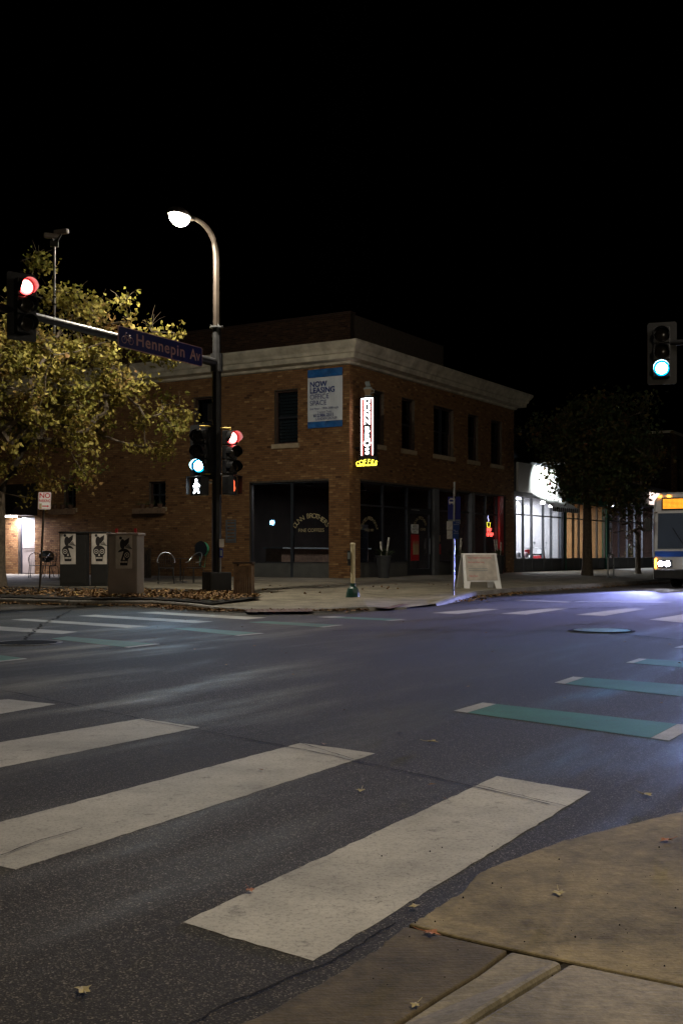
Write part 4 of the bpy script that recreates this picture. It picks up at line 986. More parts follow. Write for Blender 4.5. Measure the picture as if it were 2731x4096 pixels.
MB().box(frame((cb.x, cb.y, ctop), 0.2), -0.08, 0.08, -0.05, 0.05, -0.06, 0.05).build('junction_box', M['black'], cm)

# right-hand signal on its own mast arm from outside the frame
hr = at(2645, 1409, 24.0)
hd, fr = signal_head('traffic_signal', hr, Vector((-0.3, -0.95, 0)), 'green', 'cyan green traffic light near the right edge of the picture')
rp_ = hr - U2 * 6.2 + U1 * 0.5
rpole = empty('signal_pole', (rp_.x, rp_.y, 0.0), 'dark mast arm holding the green light at the right edge', 'signal pole')
MB().tube([hr - fr[2] * 0.2 + U2 * 0.1 + UZ * 0.22, Vector((rp_.x, rp_.y, hr.z + 0.05))], [0.06, 0.1], 12).build('mast_arm', M['black'], rpole, smooth=True)
MB().lathe((rp_.x, rp_.y, 0), [(0.15, 0.0), (0.12, 0.5), (0.1, 7.4)], 12).build('shaft', M['black'], rpole)
MB().tube([(rp_.x, rp_.y, 7.3), (rp_.x, rp_.y, 8.4), rp_ * 1.0 + Vector((-0.5, 0, 9.0 - rp_.z)), rp_ + Vector((-1.2, 0, 9.15 - rp_.z))], [0.08, 0.07, 0.06, 0.05], 8).build('lamp_mast', M['polebrown'], rpole)
luminaire(rpole, Vector((rp_.x - 1.5, rp_.y, 9.05)), (-1, 0, 0), LAMP_OPP_W, (1.0, 0.86, 0.68))
# street lamp on the near corner behind the camera: the light on the near crosswalk
nl = Vector((5.0, -1.2, 0.0))
nlamp = empty('street_lamp', nl, 'street lamp on the near corner behind the viewer', 'street lamp')
MB().lathe(nl, [(0.16, 0.0), (0.12, 0.4), (0.09, 8.3)], 10).build('shaft', M['polebrown'], nlamp)
MB().tube([nl + UZ * 8.2, nl + UZ * 8.8 + Vector((-0.2, 0.3, 0)), nl + UZ * 9.1 + Vector((-0.6, 1.3, 0))], [0.08, 0.06, 0.05], 8).build('lamp_mast', M['polebrown'], nlamp)
luminaire(nlamp, nl + Vector((-0.75, 1.65, 9.05)), (-0.4, 0.9, 0), LAMP_NEAR_W, (1.0, 0.79, 0.5))

# ================================================================== SMALL STREET FURNITURE
# push button post
pb = gp(1411, 2399.5, 0.06)
po = empty('push_button_post', pb, 'short cream push button post with dark green base on the corner', 'push button post')
MB().lathe(pb, [(0.165, 0), (0.165, 0.02), (0.15, 0.16), (0.12, 0.26), (0.07, 0.3), (0.06, 0.38)], 8).build('base', M['dkgreen'], po)
MB().lathe(pb, [(0.052, 0.36), (0.052, 1.24), (0.06, 1.24), (0.06, 1.285), (0.045, 1.3)], 16).build('post', M['cream'], po, smooth=True)
bx_ = MB().box(frame(pb, 0), -0.13, -0.052, -0.05, 0.04, 0.88, 1.12).build('push_button_box', M['black'], po, bevel=0.01)
MB().box(frame(pb, 0), -0.12, -0.062, -0.056, -0.051, 0.93, 1.08).build('button_plate', M['cupgrey'], bx_)
MB().lathe(pb + Vector((-0.085, -0.03, 0.83)), [(0.04, -0.05), (0.04, 0.05)], 10).build('speaker', M['black'], po)

# bus stop sign
bs = gp(1812, 2380, 0.13); D = bs.y
st = empty('bus_stop_sign', bs, 'bus stop pole with tall blue sign and two white and blue route plates', 'bus stop sign')
zt_ = CAM_H + (HY - 1928) / FPX * D
MB().tube([bs, (bs.x + 0.03, bs.y, zt_)], 0.026, 10).build('pole', M['steel'], st, smooth=True)
ra = 0.14
fb = (Vector((bs.x + 0.02, bs.y - 0.04, 0)), Vector((math.cos(ra), math.sin(ra), 0)), Vector((math.sin(ra), -math.cos(ra), 0)), UZ)
zz = lambda y: CAM_H + (HY - y) / FPX * D
xx = lambda x: (x - 1812) / FPX * D
MB().box(fb, xx(1789), xx(1841), -0.09, -0.085, zz(2077), zz(1986)).build('blue_panel', M['signblue'], st)
MB().box(fb, xx(1790), xx(1840), -0.09, -0.085, zz(2096), zz(2078)).build('grey_plate', M['cupgrey'], st)
b_ = MB()
b_.prism(fb, [(xx(1793), zz(2013)), (xx(1814), zz(2013)), (xx(1814), zz(1999)), (xx(1811), zz(1995)), (xx(1796), zz(1995)), (xx(1793), zz(1999))], -0.084, -0.080)
b_.box(fb, xx(1795), xx(1798), -0.084, -0.080, zz(2018), zz(2013.2)); b_.box(fb, xx(1809), xx(1812), -0.084, -0.080, zz(2018), zz(2013.2))
b_.box(fb, xx(1798), xx(1809), -0.084, -0.080, zz(1994.8), zz(1992))
b_.build('bus_symbol', M['signwhite'], st)
MB().box(fb, xx(1795.5), xx(1811.5), -0.079, -0.077, zz(2006.5), zz(1998.5)).build('bus_symbol_window', M['signblue'], st)
for (x0, x1, xm, y0, y1, num) in ((1781, 1833, 1805, 2119.5, 2085.5, '114'), (1782, 1829.5, 1804, 2155.5, 2121.5, '115')):
    pl = MB().box(fb, xx(xm), xx(x1), -0.004, 0.0, zz(y0), zz(y1)).build('route_plate', M['busblue'], st)
    MB().box(fb, xx(x0), xx(xm) - 0.001, -0.004, 0.0, zz(y0), zz(y1)).build('map_panel', M['signwhite'], pl)
    t_ = MB(); text_into(t_, num, 0.05, P(fb, xx(x1 - 2.5), 0.003, zz(y1 + 8)), fb[1], UZ, 'RIGHT'); t_.build('lettering', M['signwhite'], pl); t_ = MB(); text_into(t_, 'Southbound', 0.026, P(fb, xx(xm + 4), 0.003, zz(y1 + 14)), fb[1], UZ, 'LEFT'); t_.build('lettering', M['signwhite'], pl)
    mp_ = MB(); a_ = P(fb, xx(x0 + 4), 0.003, zz(y0 - 9)); path = [a_]
    for k in range(5): path.append(path[-1] + fb[1] * RND.uniform(0.012, 0.03) + UZ * RND.uniform(-0.005, 0.035))
    mp_.tube(path, 0.002, 3); mp_.build('route_line', M['ink'], pl)

# sandwich board
ab = gp(1930, 2357, 0.14)
sb_ = empty('sandwich_board', ab, 'white A-frame sandwich board with red lettering on the pavement', 'sandwich board')
fa = (ab, Vector((math.cos(0.25), math.sin(0.25), 0)), Vector((math.sin(0.25), -math.cos(0.25), 0)), UZ)
kx = ab.y / FPX
def lean(x, z, y): return P(fa, x, y - 0.28 * z, z)
W2 = 75 * kx
for sgn_, yy in ((1, 0.0), (-1, -0.62)):
    m2 = MB(); ly = (lambda x, z: P(fa, x, (0.0 - 0.28 * z) if sgn_ > 0 else (-0.62 + 0.28 * z), z))
    def slabp(pts, off, m, name):
        m3 = MB(); n = len(pts); nn = fa[2] * (sgn_ * 0.96) + UZ * 0.27
        v0 = [ly(x, z) + nn * off for (x, z) in pts]; v1 = [q + nn * 0.02 for q in v0]
        m3.poly(v0); m3.poly(v1)
        for i in range(n): m3.poly([v0[i], v0[(i + 1) % n], v1[(i + 1) % n], v1[i]])
        return m3.build(name, m, sb_)
    fo = slabp([(-W2 - 0.03, 0.0), (-W2 + 0.12, 0.0), (-W2 + 0.17, 0.2), (W2 - 0.17, 0.2), (W2 - 0.12, 0.0), (W2 + 0.03, 0.0), (W2 - 0.02, 0.98), (-W2 + 0.02, 0.98)], 0.0, M['white'], 'frame')
    slabp([(-W2 + 0.07, 0.24), (W2 - 0.07, 0.24), (W2 - 0.09, 0.94), (-W2 + 0.09, 0.94)], 0.021, M['paper'] if sgn_ > 0 else M['white'], 'poster_face')
t_ = MB(); nn = fa[2] * 0.96 + UZ * 0.27; eyl = (UZ - fa[2] * 0.28).normalized()
for (s, sz, z) in (('Your Neighborhood Experts', 0.075, 0.83), ('We Know Urban Living', 0.062, 0.71), ('EdinaTech', 0.075, 0.33)):
    text_into(t_, s, sz, lean(-W2 + 0.14, z, 0.0) + nn * 0.044, fa[1], eyl, 'LEFT', sx_=0.8); t_.build('lettering', M['signred'], sb_); t_ = MB()
for z in (0.54, 0.49): t_.poly([lean(-W2 + 0.14, z, 0) + nn * 0.044, lean(W2 * 0.35, z, 0) + nn * 0.044, lean(W2 * 0.35, z + 0.018, 0) + nn * 0.044, lean(-W2 + 0.14, z + 0.018, 0) + nn * 0.044]); t_.build('small_print', M['cupgrey'], sb_); t_ = MB()
_ = (lambda *a: None)('small_print', M['cupgrey'], sb_)

# utility cabinets with pasted posters
def skull_print(fr, x0, z0, w, parent, torn=0):
    """bird on a skull, cut as flat shapes; fr: x to viewer right, y outwards"""
    h = w * 2.05
    pap = MB().box(fr, x0, x0 + w, 0.002, 0.006, z0, z0 + h).build('poster', M['paper'], parent)
    cx_, cz = x0 + w * 0.5, z0 + h * 0.40
    def ell(rx, rz, dx=0, dz=0, n=22): return [(cx_ + dx * w + rx * w * math.cos(2 * math.pi * i / n), cz + dz * w + rz * w * math.sin(2 * math.pi * i / n)) for i in range(n)]
    m2 = MB(); m2.prism(fr, ell(0.40, 0.36), 0.007, 0.009); m2.prism(fr, [(cx_ - 0.26 * w, cz - 0.24 * w), (cx_ + 0.26 * w, cz - 0.24 * w), (cx_ + 0.22 * w, cz - 0.64 * w), (cx_ - 0.22 * w, cz - 0.64 * w)], 0.007, 0.0088)
    m2.build('skull_print', M['ink'], pap)
    m2 = MB(); m2.prism(fr, ell(0.16, 0.30, -0.08, 0.62), 0.007, 0.009); m2.prism(fr, ell(0.09, 0.09, -0.2, 0.98), 0.007, 0.0085)
    m2.prism(fr, [(cx_ - 0.05 * w, cz + 0.78 * w), (cx_ + 0.34 * w, cz + 1.02 * w), (cx_ + 0.30 * w, cz + 0.72 * w), (cx_ + 0.1 * w, cz + 0.45 * w)], 0.007, 0.0082)
    for k in range(4):
        a = 0.30 + 0.06 * k; m2.prism(fr, [(cx_ + 0.06 * w, cz + 0.40 * w), (cx_ + a * w, cz + (0.62 - 0.08 * k) * w), (cx_ + (a + 0.02) * w, cz + (0.56 - 0.08 * k) * w)], 0.007, 0.0084)
    m2.build('bird_print', M['ink'], pap)
    for sgn_ in (-1, 1):
        if torn == sgn_: continue
        m3 = MB(); m3.prism(fr, ell(0.15, 0.15, 0.19 * sgn_, -0.02), 0.010, 0.011); r_ = m3.build('eye_ring', M['paper'], pap)
        m3 = MB(); m3.prism(fr, ell(0.11, 0.11, 0.19 * sgn_, -0.02), 0.0115, 0.0125); m3.build('eye_print', M['ink'], pap)
        m3 = MB(); m3.prism(fr, ell(0.045, 0.045, 0.19 * sgn_, -0.02), 0.013, 0.014); m3.build('eye_dot', M['paper'], pap)
    m3 = MB(); m3.prism(fr, [(cx_ - 0.06 * w, cz - 0.30 * w), (cx_ + 0.06 * w, cz - 0.30 * w), (cx_, cz - 0.1 * w)], 0.010, 0.011)
    for k in range(5): m3.prism(fr, [(cx_ + (-0.21 + 0.09 * k) * w, cz - 0.48 * w), (cx_ + (-0.15 + 0.09 * k) * w, cz - 0.48 * w), (cx_ + (-0.15 + 0.09 * k) * w, cz - 0.38 * w), (cx_ + (-0.21 + 0.09 * k) * w, cz - 0.38 * w)], 0.010, 0.011)
    m3.build('teeth_print', M['paper'], pap)
    if torn:
        m3 = MB(); m3.prism(fr, [(cx_ + 0.02 * w * torn, cz + 0.2 * w), (cx_ + 0.5 * w * torn, cz + 0.1 * w), (cx_ + 0.5 * w * torn, cz - 0.7 * w), (cx_ + 0.25 * w * torn, cz - 0.5 * w), (cx_ + 0.12 * w * torn, cz - 0.1 * w)], 0.010, 0.0118); m3.build('torn_patch', M['paper'], pap)
def cabinet(x0, x1, x2, ytop, ybot, m, label, post, door=True):
    """front face between pixels x0..x1, side face to x2"""
    c = gp(x1, ybot, 0.2); d = c.y; w = (x1 - x0) / FPX * d; 
    th = math.radians(8); ex = Vector((math.cos(th), -math.sin(th), 0)); ey = Vector((-math.sin(th), -math.cos(th), 0)); fr = (c - ex * w / math.cos(th), ex, ey, UZ)
    w /= math.cos(th); h = CAM_H + (HY - ytop) / FPX * d - c.z; dep = max(0.25, (x2 - x1) / FPX * d * 1.2)
    root = empty('utility_cabinet', c, label, 'utility cabinet', 'utility cabinets by the kerb')
    MB().box(fr, 0, w, -dep, 0, 0.0, h - 0.06).build('body', m, root, bevel=0.01)
    MB().box(fr, -0.03, w + 0.03, -dep - 0.03, 0.03, h - 0.058, h).build('lid', m, root, bevel=0.01)
    MB().box(fr, 0.03, w - 0.03, 0.002, 0.012, 0.08, h - 0.1).build('door', m, root)
    return root, (fr[0] + ey * 0.012, fr[1], fr[2], UZ), w, h, fr, dep
cb1, f1, w1, h1, fr1, dp1 = cabinet(429, 549, 625, 2131, 2378, M['cabinet'], 'large pinkish grey utility cabinet nearest the pole, with torn skull poster', 1)
skull_print(f1, w1 * 0.28, h1 * 0.42, w1 * 0.56, cb1, torn=-1)
for k in (0.2 * w1, w1 - 0.1): MB().box(fr1, k - 0.03, k + 0.03, -0.2, -0.18, h1, h1 + 0.1).build('lifting_eye', M['red'], cb1)
cb2, f2, w2, h2, fr2, dp2 = cabinet(362, 430, 434, 2126, 2344, M['cabinet_dark'], 'dark utility cabinet in the middle with a whole skull and bird poster', 1)
skull_print(f2, 0.03, h2 * 0.40, w2 * 0.93, cb2)
cb3, f3, w3, h3, fr3, dp3 = cabinet(236, 346, 352, 2126, 2344, M['cabinet_dark'], 'dark utility cabinet on the left with a torn skull poster', 1)
skull_print(f3, 0.03, h3 * 0.40, w2 * 0.93, cb3, torn=1)

# no parking sign
npb = gp(160, 2357, 0.2); d = npb.y
npk = empty('no_parking_sign', npb, 'white and red NO PARKING sign with arrow on a leaning post', 'road sign')
top = at(180, 1970, d - 0.05)
MB().tube([npb, top], 0.028, 6).build('post', M['polebrown'], npk)
fn = (at(180, 2003, d - 0.1), Vector((0.97, 0.2, 0.0)).normalized(), Vector((0.2, -0.97, 0)).normalized(), Vector((0.03, 0, 1)).normalized())
kk = d / FPX
MB().prism(fn, rrect(48 * kk, 69 * kk, 0.03), 0, 0.004).build('panel', M['signwhite'], npk)
rim = MB(); o_ = rrect(44 * kk, 65 * kk, 0.025); i_ = rrect(42 * kk, 63 * kk, 0.02)
for i in range(len(o_)):
    j = (i + 1) % len(o_); rim.poly([P(fn, o_[i][0], 0.006, o_[i][1]), P(fn, o_[j][0], 0.006, o_[j][1]), P(fn, i_[j][0], 0.006, i_[j][1]), P(fn, i_[i][0], 0.006, i_[i][1])])
rim.build('red_border', M['signred'], npk, recalc=False)
t_ = MB(); text_into(t_, 'NO', 0.17, P(fn, 0, 0.006, 0.075), fn[1], fn[3], bold=0.003); t_.build('lettering', M['signred'], npk); t_ = MB(); text_into(t_, 'PARKING', 0.1, P(fn, 0, 0.006, -0.035), fn[1], fn[3], bold=0.002, sx_=0.68)
t_.build('lettering', M['signred'], npk)
MB().prism(fn, [(-0.06, -0.125), (0.07, -0.125), (0.07, -0.105), (0.115, -0.138), (0.07, -0.17), (0.07, -0.15), (-0.06, -0.15)], 0.005, 0.007).build('arrow', M['signred'], npk)
MB().box(fn, -0.13, -0.07, 0.005, 0.008, -0.2, -0.07).build('sticker', M['leaf_pale'], npk)

# wooden litter bin by the pole
wb_ = gp(970, 2392, 0.12); bn = empty('litter_bin', wb_, 'slatted wooden litter bin beside the signal pole base', 'litter bin')
fw = frame(wb_, math.radians(-6)); k = wb_.y / FPX; ww = 36 * k; hh = 137 * k
for (a, b) in ((-ww, -ww + 0.05), (ww - 0.05, ww)):
    for (y0, y1) in ((0, 0.05), (0.33, 0.38)): MB().box(fw, a, b, y0, y1, 0, hh).build('corner_post', M['wood'], bn)
for k2 in range(6):
    a = -ww + 0.055 + k2 * (2 * ww - 0.11) / 6; MB().box(fw, a, a + (2 * ww - 0.11) / 6 - 0.006, 0.01, 0.03, 0.08, hh - 0.05).build('slat', M['wood'], bn)
for k2 in range(5):
    a = 0.055 + k2 * 0.055
    for xs_ in ((-ww + 0.01, -ww + 0.03), (ww - 0.03, ww - 0.01)): MB().box(fw, xs_[0], xs_[1], a, a + 0.05, 0.08, hh - 0.05).build('slat', M['wood'], bn)
MB().box(fw, -ww - 0.02, ww + 0.02, -0.02, 0.4, hh, hh + 0.04).build('lid', M['frame_brown'], bn)

# hose reel on the wall
hx = sx(820); hz = 1.25; hr_ = empty('hose_reel', P(FRL, hx, 0.1, hz), 'green garden hose coiled on a reel on the brick wall', 'hose reel')
m2 = MB()
for k in range(6):
    R_ = 0.24 - 0.012 * (k % 3); m2.tube([P(FRL, hx + R_ * math.cos(a), 0.08 + 0.028 * k, hz + 0.05 + R_ * math.sin(a)) for a in [2 * math.pi * i / 20 for i in range(21)]], 0.014, 5, cap=False)
m2.tube([P(FRL, hx + 0.1, 0.2, hz - 0.15), P(FRL, hx + 0.05, 0.22, hz - 0.55), P(FRL, hx - 0.15, 0.22, hz - 0.62), P(FRL, hx - 0.24, 0.2, hz)], 0.014, 5)
m2.build('hose', M['hose'], hr_)
MB().lathe(P(FRL, hx, 0.03, hz + 0.05), [(0.2, 0), (0.2, 0.02), (0.08, 0.02), (0.08, 0.2), (0.28, 0.2), (0.28, 0.215)], 18, -U1).build('drum', M['black'], hr_)

# flower boxes under the small windows
for i, (o, lab) in enumerate(zip(sm_l, ('flower box under the small window near the signal pole', 'flower box under the small window above the posters'))):
    x0, x1, z0, z1 = o; fb_ = empty('flower_box', P(FRL, x0, 0.1, z0 - 0.2), lab, 'flower box', 'flower boxes on the side wall')
    MB().box(FRL, x0 - 0.05, x1 + 0.55, 0.075, 0.32, z0 - 0.24, z0 - 0.04).build('trough', M['wood'], fb_)
    for k in range(3):
        xx_ = x0 + 0.1 + k * 0.42; MB().lathe(P(FRL, xx_, 0.2, z0 - 0.039), [(0.07, 0), (0.09, 0.13), (0.1, 0.13), (0.1, 0.16)], 10).build('pot', M['tactile'], fb_)
    m2 = MB()
    for k in range(40):
        b = P(FRL, RND.uniform(x0, x1 + 0.5), 0.2 + RND.uniform(-0.05, 0.05), z0 + 0.1); q = b + Vector((RND.uniform(-.1, .1), RND.uniform(-.08, .08), RND.uniform(.05, .2)))
        m2.cur = RND.random(); m2.tube([b, q], [0.008, 0.002], 3)
    m2.build('twigs', M['needle'], fb_, attr=True)

# tall planters with birch logs in front of the shop window
for (x, yb, wpx, lab) in ((1478, 2348, 32, 'tall dark planter with birch logs at the coffee house corner'), (1775, 2335, 27, 'tall dark planter with birch logs behind the bus stop pole'), (1944, 2330, 25, 'tall dark planter with birch logs below the red neon sign')):
    t0 = tx(x); b = P(FRR, t0, 0.55, GZ - 0.02); pr = 0.26
    pl = empty('planter', b, lab, 'planter', 'planters along the shop window')
    MB().lathe(b, [(pr * 0.72, 0), (pr, 0.72), (pr * 1.08, 0.72), (pr * 1.08, 0.78), (pr * 0.9, 0.78)], 14).build('pot', M['planter'], pl)
    for k in range(3):
        a = RND.uniform(0, 6.28); p0 = b + Vector((0.1 * math.cos(a), 0.1 * math.sin(a), 0.7)); p1 = p0 + Vector((0.09 * math.cos(a), 0.06, RND.uniform(0.5, 0.8)))
        MB().tube([p0, p1], 0.03, 7).build('birch_log', M['birch'], pl)
    m2 = MB()
    for k in range(260):
        a, r2 = RND.uniform(0, 6.28), RND.uniform(0.02, 0.32); z = 0.76 + RND.uniform(0, 0.25); p0 = b + Vector((r2 * math.cos(a) * .7, r2 * math.sin(a) * .7, z - 0.05)); p1 = b + Vector((r2 * math.cos(a) * 1.5, r2 * math.sin(a) * 1.5, z + RND.uniform(-0.1, 0.12)))
        sd = Vector((-math.sin(a), math.cos(a), 0.3)) * 0.02; m2.cur = RND.random(); m2.poly([p0 - sd, p1, p0 + sd])
    m2.build('sprigs', M['needle'], pl, attr=True, recalc=False)

# patio furniture on the side pavement
def wire_chair(loc, ang, label):
    f = frame(loc, ang); root = empty('patio_chair', loc, label, 'chair', 'metal patio chairs')
    pt = lambda x, y, z: P(f, x, y, z)
    for (x, y) in ((-0.2, -0.2), (0.2, -0.2), (-0.2, 0.2), (0.2, 0.2)): MB().tube([pt(x * 1.15, y * 1.15, 0), pt(x, y, 0.45)], 0.012, 6).build('leg', M['black'], root)
    MB().lathe(pt(0, 0, 0.44), [(0.24, 0), (0.24, 0.02), (0.2, 0.025)], 16).build('seat', M['black'], root)
    arc = [pt(0.26 * math.cos(a), 0.24 * math.sin(a), 0.62 + 0.3 * max(0, math.sin(a))) for a in [math.radians(-30 + 240 * i / 14) for i in range(15)]]
    MB().tube(arc, 0.014, 6).build('back_rail', M['steel'], root)
    for i in range(2, 13): MB().tube([pt(0.22 * math.cos(math.radians(-30 + 240 * i / 14)), 0.21 * math.sin(math.radians(-30 + 240 * i / 14)), 0.46), arc[i]], 0.006, 4).build('back_rod', M['black'], root)
    return root
wire_chair(at(145, 2312, 41.0) * 1 - UZ * (at(145, 2312, 41.0).z - 0.24), 0.4, 'metal patio chair with curved rod back near the lit back door')
wire_chair(at(200, 2312, 40.0) - UZ * (at(200, 2312, 40.0).z - 0.24), -0.5, 'metal patio chair half behind the no parking post')
wire_chair(at(665, 2345, 33.5) - UZ * (at(665, 2345, 33.5).z - 0.24), 0.2, 'dark patio chair just right of the large cabinet')
wire_chair(at(775, 2345, 34.0) - UZ * (at(775, 2345, 34.0).z - 0.24), -0.7, 'dark patio chair below the hose reel')
tb = at(722, 2345, 34.6); tb.z = 0.24
pt_ = empty('patio_table', tb, 'round metal patio table between the dark chairs', 'table')
MB().lathe(tb, [(0.36, 0.72), (0.36, 0.74)], 22).build('table_top', M['black'], pt_)
MB().lathe(tb, [(0.02, 0.03), (0.02, 0.72)], 8).build('pillar', M['black'], pt_)
MB().lathe(tb, [(0.22, 0), (0.2, 0.03), (0.03, 0.04)], 16).build('foot', M['black'], pt_)
# covered grill with a domed lid beside the chairs
gl_ = at(188, 2318, 41.5); gl_.z = 0.25
gr = empty('kettle_grill', gl_, 'domed kettle grill with shiny lid near the back door', 'grill')
MB().lathe(gl_ + UZ * 0.75, [(0.05, -0.2), (0.22, -0.12), (0.28, 0.0)], 18).build('bowl', M['black'], gr, smooth=True)
MB().lathe(gl_ + UZ * 0.76, [(0.285, 0.0), (0.25, 0.12), (0.15, 0.2), (0.04, 0.23)], 18).build('lid', M['steel'], gr, smooth=True)
for k in range(3):
    a = k * 2.09; MB().tube([gl_ + Vector((0.28 * math.cos(a), 0.28 * math.sin(a), 0)), gl_ + Vector((0.1 * math.cos(a), 0.1 * math.sin(a), 0.6))], 0.012, 6).build('leg', M['black'], gr)
# low wooden screen of upright boards behind the table
fsx0, fsx1 = sx(750), sx(640)
fs = empty('wooden_screen', P(FRL, fsx0, 2.0, GZ), 'low weathered wooden screen along the brick wall', 'fence')
x = fsx0; k = 0
while x < fsx1:
    MB().box(FRL, x, x + 0.14, 2.0, 2.03, GZ - 0.03, GZ + 0.95 + RND.uniform(-.02, .02)).build('board', M['wood'], fs); x += 0.165
MB().box(FRL, fsx0 - 0.05, fsx1 + 0.05, 1.96, 2.10, GZ + 0.98, GZ + 1.03).build('cap_rail', M['wood'], fs)

# ================================================================== NEON BLADE SIGN AND BANNER
ns0 = C0 + U1 * 0.30
fN = (ns0, -U2, -U1, UZ)                       # x outwards from the wall, y towards the viewer
zc = lambda y, d=38.1: CAM_H + (HY - y) / FPX * d
neon = empty('neon_sign', P(fN, 0.0, 0, zc(1700)), 'vertical neon blade sign reading DUNN BROS with coffee cup on top', 'neon sign')
zb, ztp = zc(1822), zc(1584)
MB().box(fN, 0.25, 0.83, -0.14, 0.02, zb, ztp).build('cabinet', M['black'], neon)
MB().box(fN, 0.25, 0.30, 0.021, 0.06, zb, ztp).box(fN, 0.78, 0.83, 0.021, 0.06, zb, ztp).box(fN, 0.30, 0.78, 0.021, 0.06, ztp - 0.04, ztp).build('channel_rim', M['black'], neon)
for z in (zb + 0.3, ztp - 0.3): MB().tube([P(fN, 0.0, -0.06, z), P(fN, 0.25, -0.06, z)], 0.03, 6).build('wall_bracket', M['black'], neon)
MB().tube([P(fN, 0.325, 0.05, zb + 0.02), P(fN, 0.325, 0.05, ztp - 0.07)], 0.018, 6).build('neon_border', M['neon_pink'], neon)
MB().tube([P(fN, 0.755, 0.05, zb + 0.02), P(fN, 0.755, 0.05, ztp - 0.07)], 0.018, 6).build('neon_border', M['neon_pink'], neon)
MB().tube([P(fN, 0.325, 0.05, ztp - 0.065), P(fN, 0.755, 0.05, ztp - 0.065)], 0.016, 6).build('neon_border', M['neon_white'], neon)
MB().tube([P(fN, 0.352, 0.045, zb + 0.02), P(fN, 0.352, 0.045, ztp - 0.09)], 0.008, 4).build('neon_border', M['neon_red'], neon)
MB().tube([P(fN, 0.728, 0.045, zb + 0.02), P(fN, 0.728, 0.045, ztp - 0.09)], 0.008, 4).build('neon_border', M['neon_red'], neon)
lz = [zc(y - 1) for y in (1615, 1643, 1670, 1696, 1730, 1757, 1784, 1816)]
for ch, z in zip('DUNNBROS', lz):
    m2 = text_into(MB(), ch, 0.295, P(fN, 0.54, 0.05, z), -U2, UZ, bold=0.004, extrude=0.006, sx_=1.15); m2.build('neon_letter', M['neon_white'], neon)
m2 = MB()
arc_text(m2, 'COFFEE', 0.22, P(fN, 0.52, 0.03, zc(1853)), -U2, UZ, 0.9, 42)
m2.build('coffee_lettering', M['neon_yellow'], neon)
text_into(MB(), 'ROASTED FRESH DAILY', 0.075, P(fN, 0.52, 0.03, zc(1862)), -U2, UZ, bold=0.003).build('small_lettering', M['neon_yellow'], neon)
MB().box(fN, 0.2, 0.9, -0.08, 0.015, zc(1864), zc(1826)).build('lower_panel', M['black'], neon)
m2 = MB(); cz0 = ztp + 0.02
m2.prism(fN, [(0.44, cz0 + 0.04), (0.62, cz0 + 0.04), (0.68, cz0 + 0.24), (0.38, cz0 + 0.24)], -0.06, 0.0); m2.build('cup', M['cupbrown'], neon)
MB().box(fN, 0.42, 0.66, -0.06, 0.0, cz0 - 0.015, cz0 + 0.035).build('saucer', M['cupgrey'], neon)
MB().tube([P(fN, 0.67, -0.03, cz0 + 0.22), P(fN, 0.77, -0.03, cz0 + 0.21), P(fN, 0.76, -0.03, cz0 + 0.11), P(fN, 0.64, -0.03, cz0 + 0.09)], 0.02, 6).build('cup_handle', M['cupgrey'], neon)
MB().prism(fN, [(0.37, cz0 + 0.242), (0.69, cz0 + 0.242), (0.67, cz0 + 0.3), (0.39, cz0 + 0.3)], -0.05, -0.01).build('cup_rim', M['cupgrey'], neon)
for k in range(3):
    m2 = MB(); m2.tube([P(fN, 0.46 + 0.06 * k + 0.02 * math.sin(i * 1.1), -0.03, cz0 + 0.3 + 0.035 * i) for i in range(7)], 0.026, 6); m2.build('steam', M['cupgrey'], neon)

# leasing banner
b0, b1 = sx(1372), sx(1234); bz0, bz1 = 5.42, 7.42
ban = empty('leasing_banner', P(FRL, b0, 0.03, bz0), 'blue and white NOW LEASING OFFICE SPACE banner on the upper wall', 'banner')
fB = (P(FRL, b1, 0.035, 0), -U2, -U1, UZ); bw = b1 - b0
def wavy(z0, z1, m, name, off=0.0):
    m2 = MB(); n = 14; nz = 6
    f = lambda i, j: P(fB, bw * i / n, off + 0.012 * math.sin(i * 1.1 + j * 0.5) + 0.012, z0 + (z1 - z0) * j / nz)
    for i in range(n):
        for j in range(nz): m2.poly([f(i, j), f(i + 1, j), f(i + 1, j + 1), f(i, j + 1)])
    return m2.build(name, m, ban, smooth=True, recalc=False)
wavy(bz0 + 0.22, bz1 - 0.28, M['banner'], 'white_field'); wavy(bz0, bz0 + 0.219, M['blue'], 'blue_band'); wavy(bz1 - 0.279, bz1, M['blue'], 'blue_band')
t_ = MB()
for (s, sz, z, bo, xo) in (('NOW', 0.26, 6.82, 0.007, 0.1), ('LEASING', 0.26, 6.61, 0.007, 0.1), ('OFFICE', 0.24, 6.40, -0.001, 0.1), ('SPACE', 0.24, 6.19, -0.001, 0.1), ('2nd floor - 1000-2000 sq.ft.', 0.105, 6.04, 0, 0.1), ('Contact Tony', 0.1, 5.92, 0, 0.4), ('612.986.2511', 0.15, 5.79, 0.003, 0.25), ('LANDERGROUP', 0.12, 5.68, 0, 0.33)):
    text_into(t_, s, sz, P(fB, xo, 0.048, z), -U2, UZ, 'LEFT', bold=bo); t_.build('lettering', M['navyink'], ban); t_ = MB()

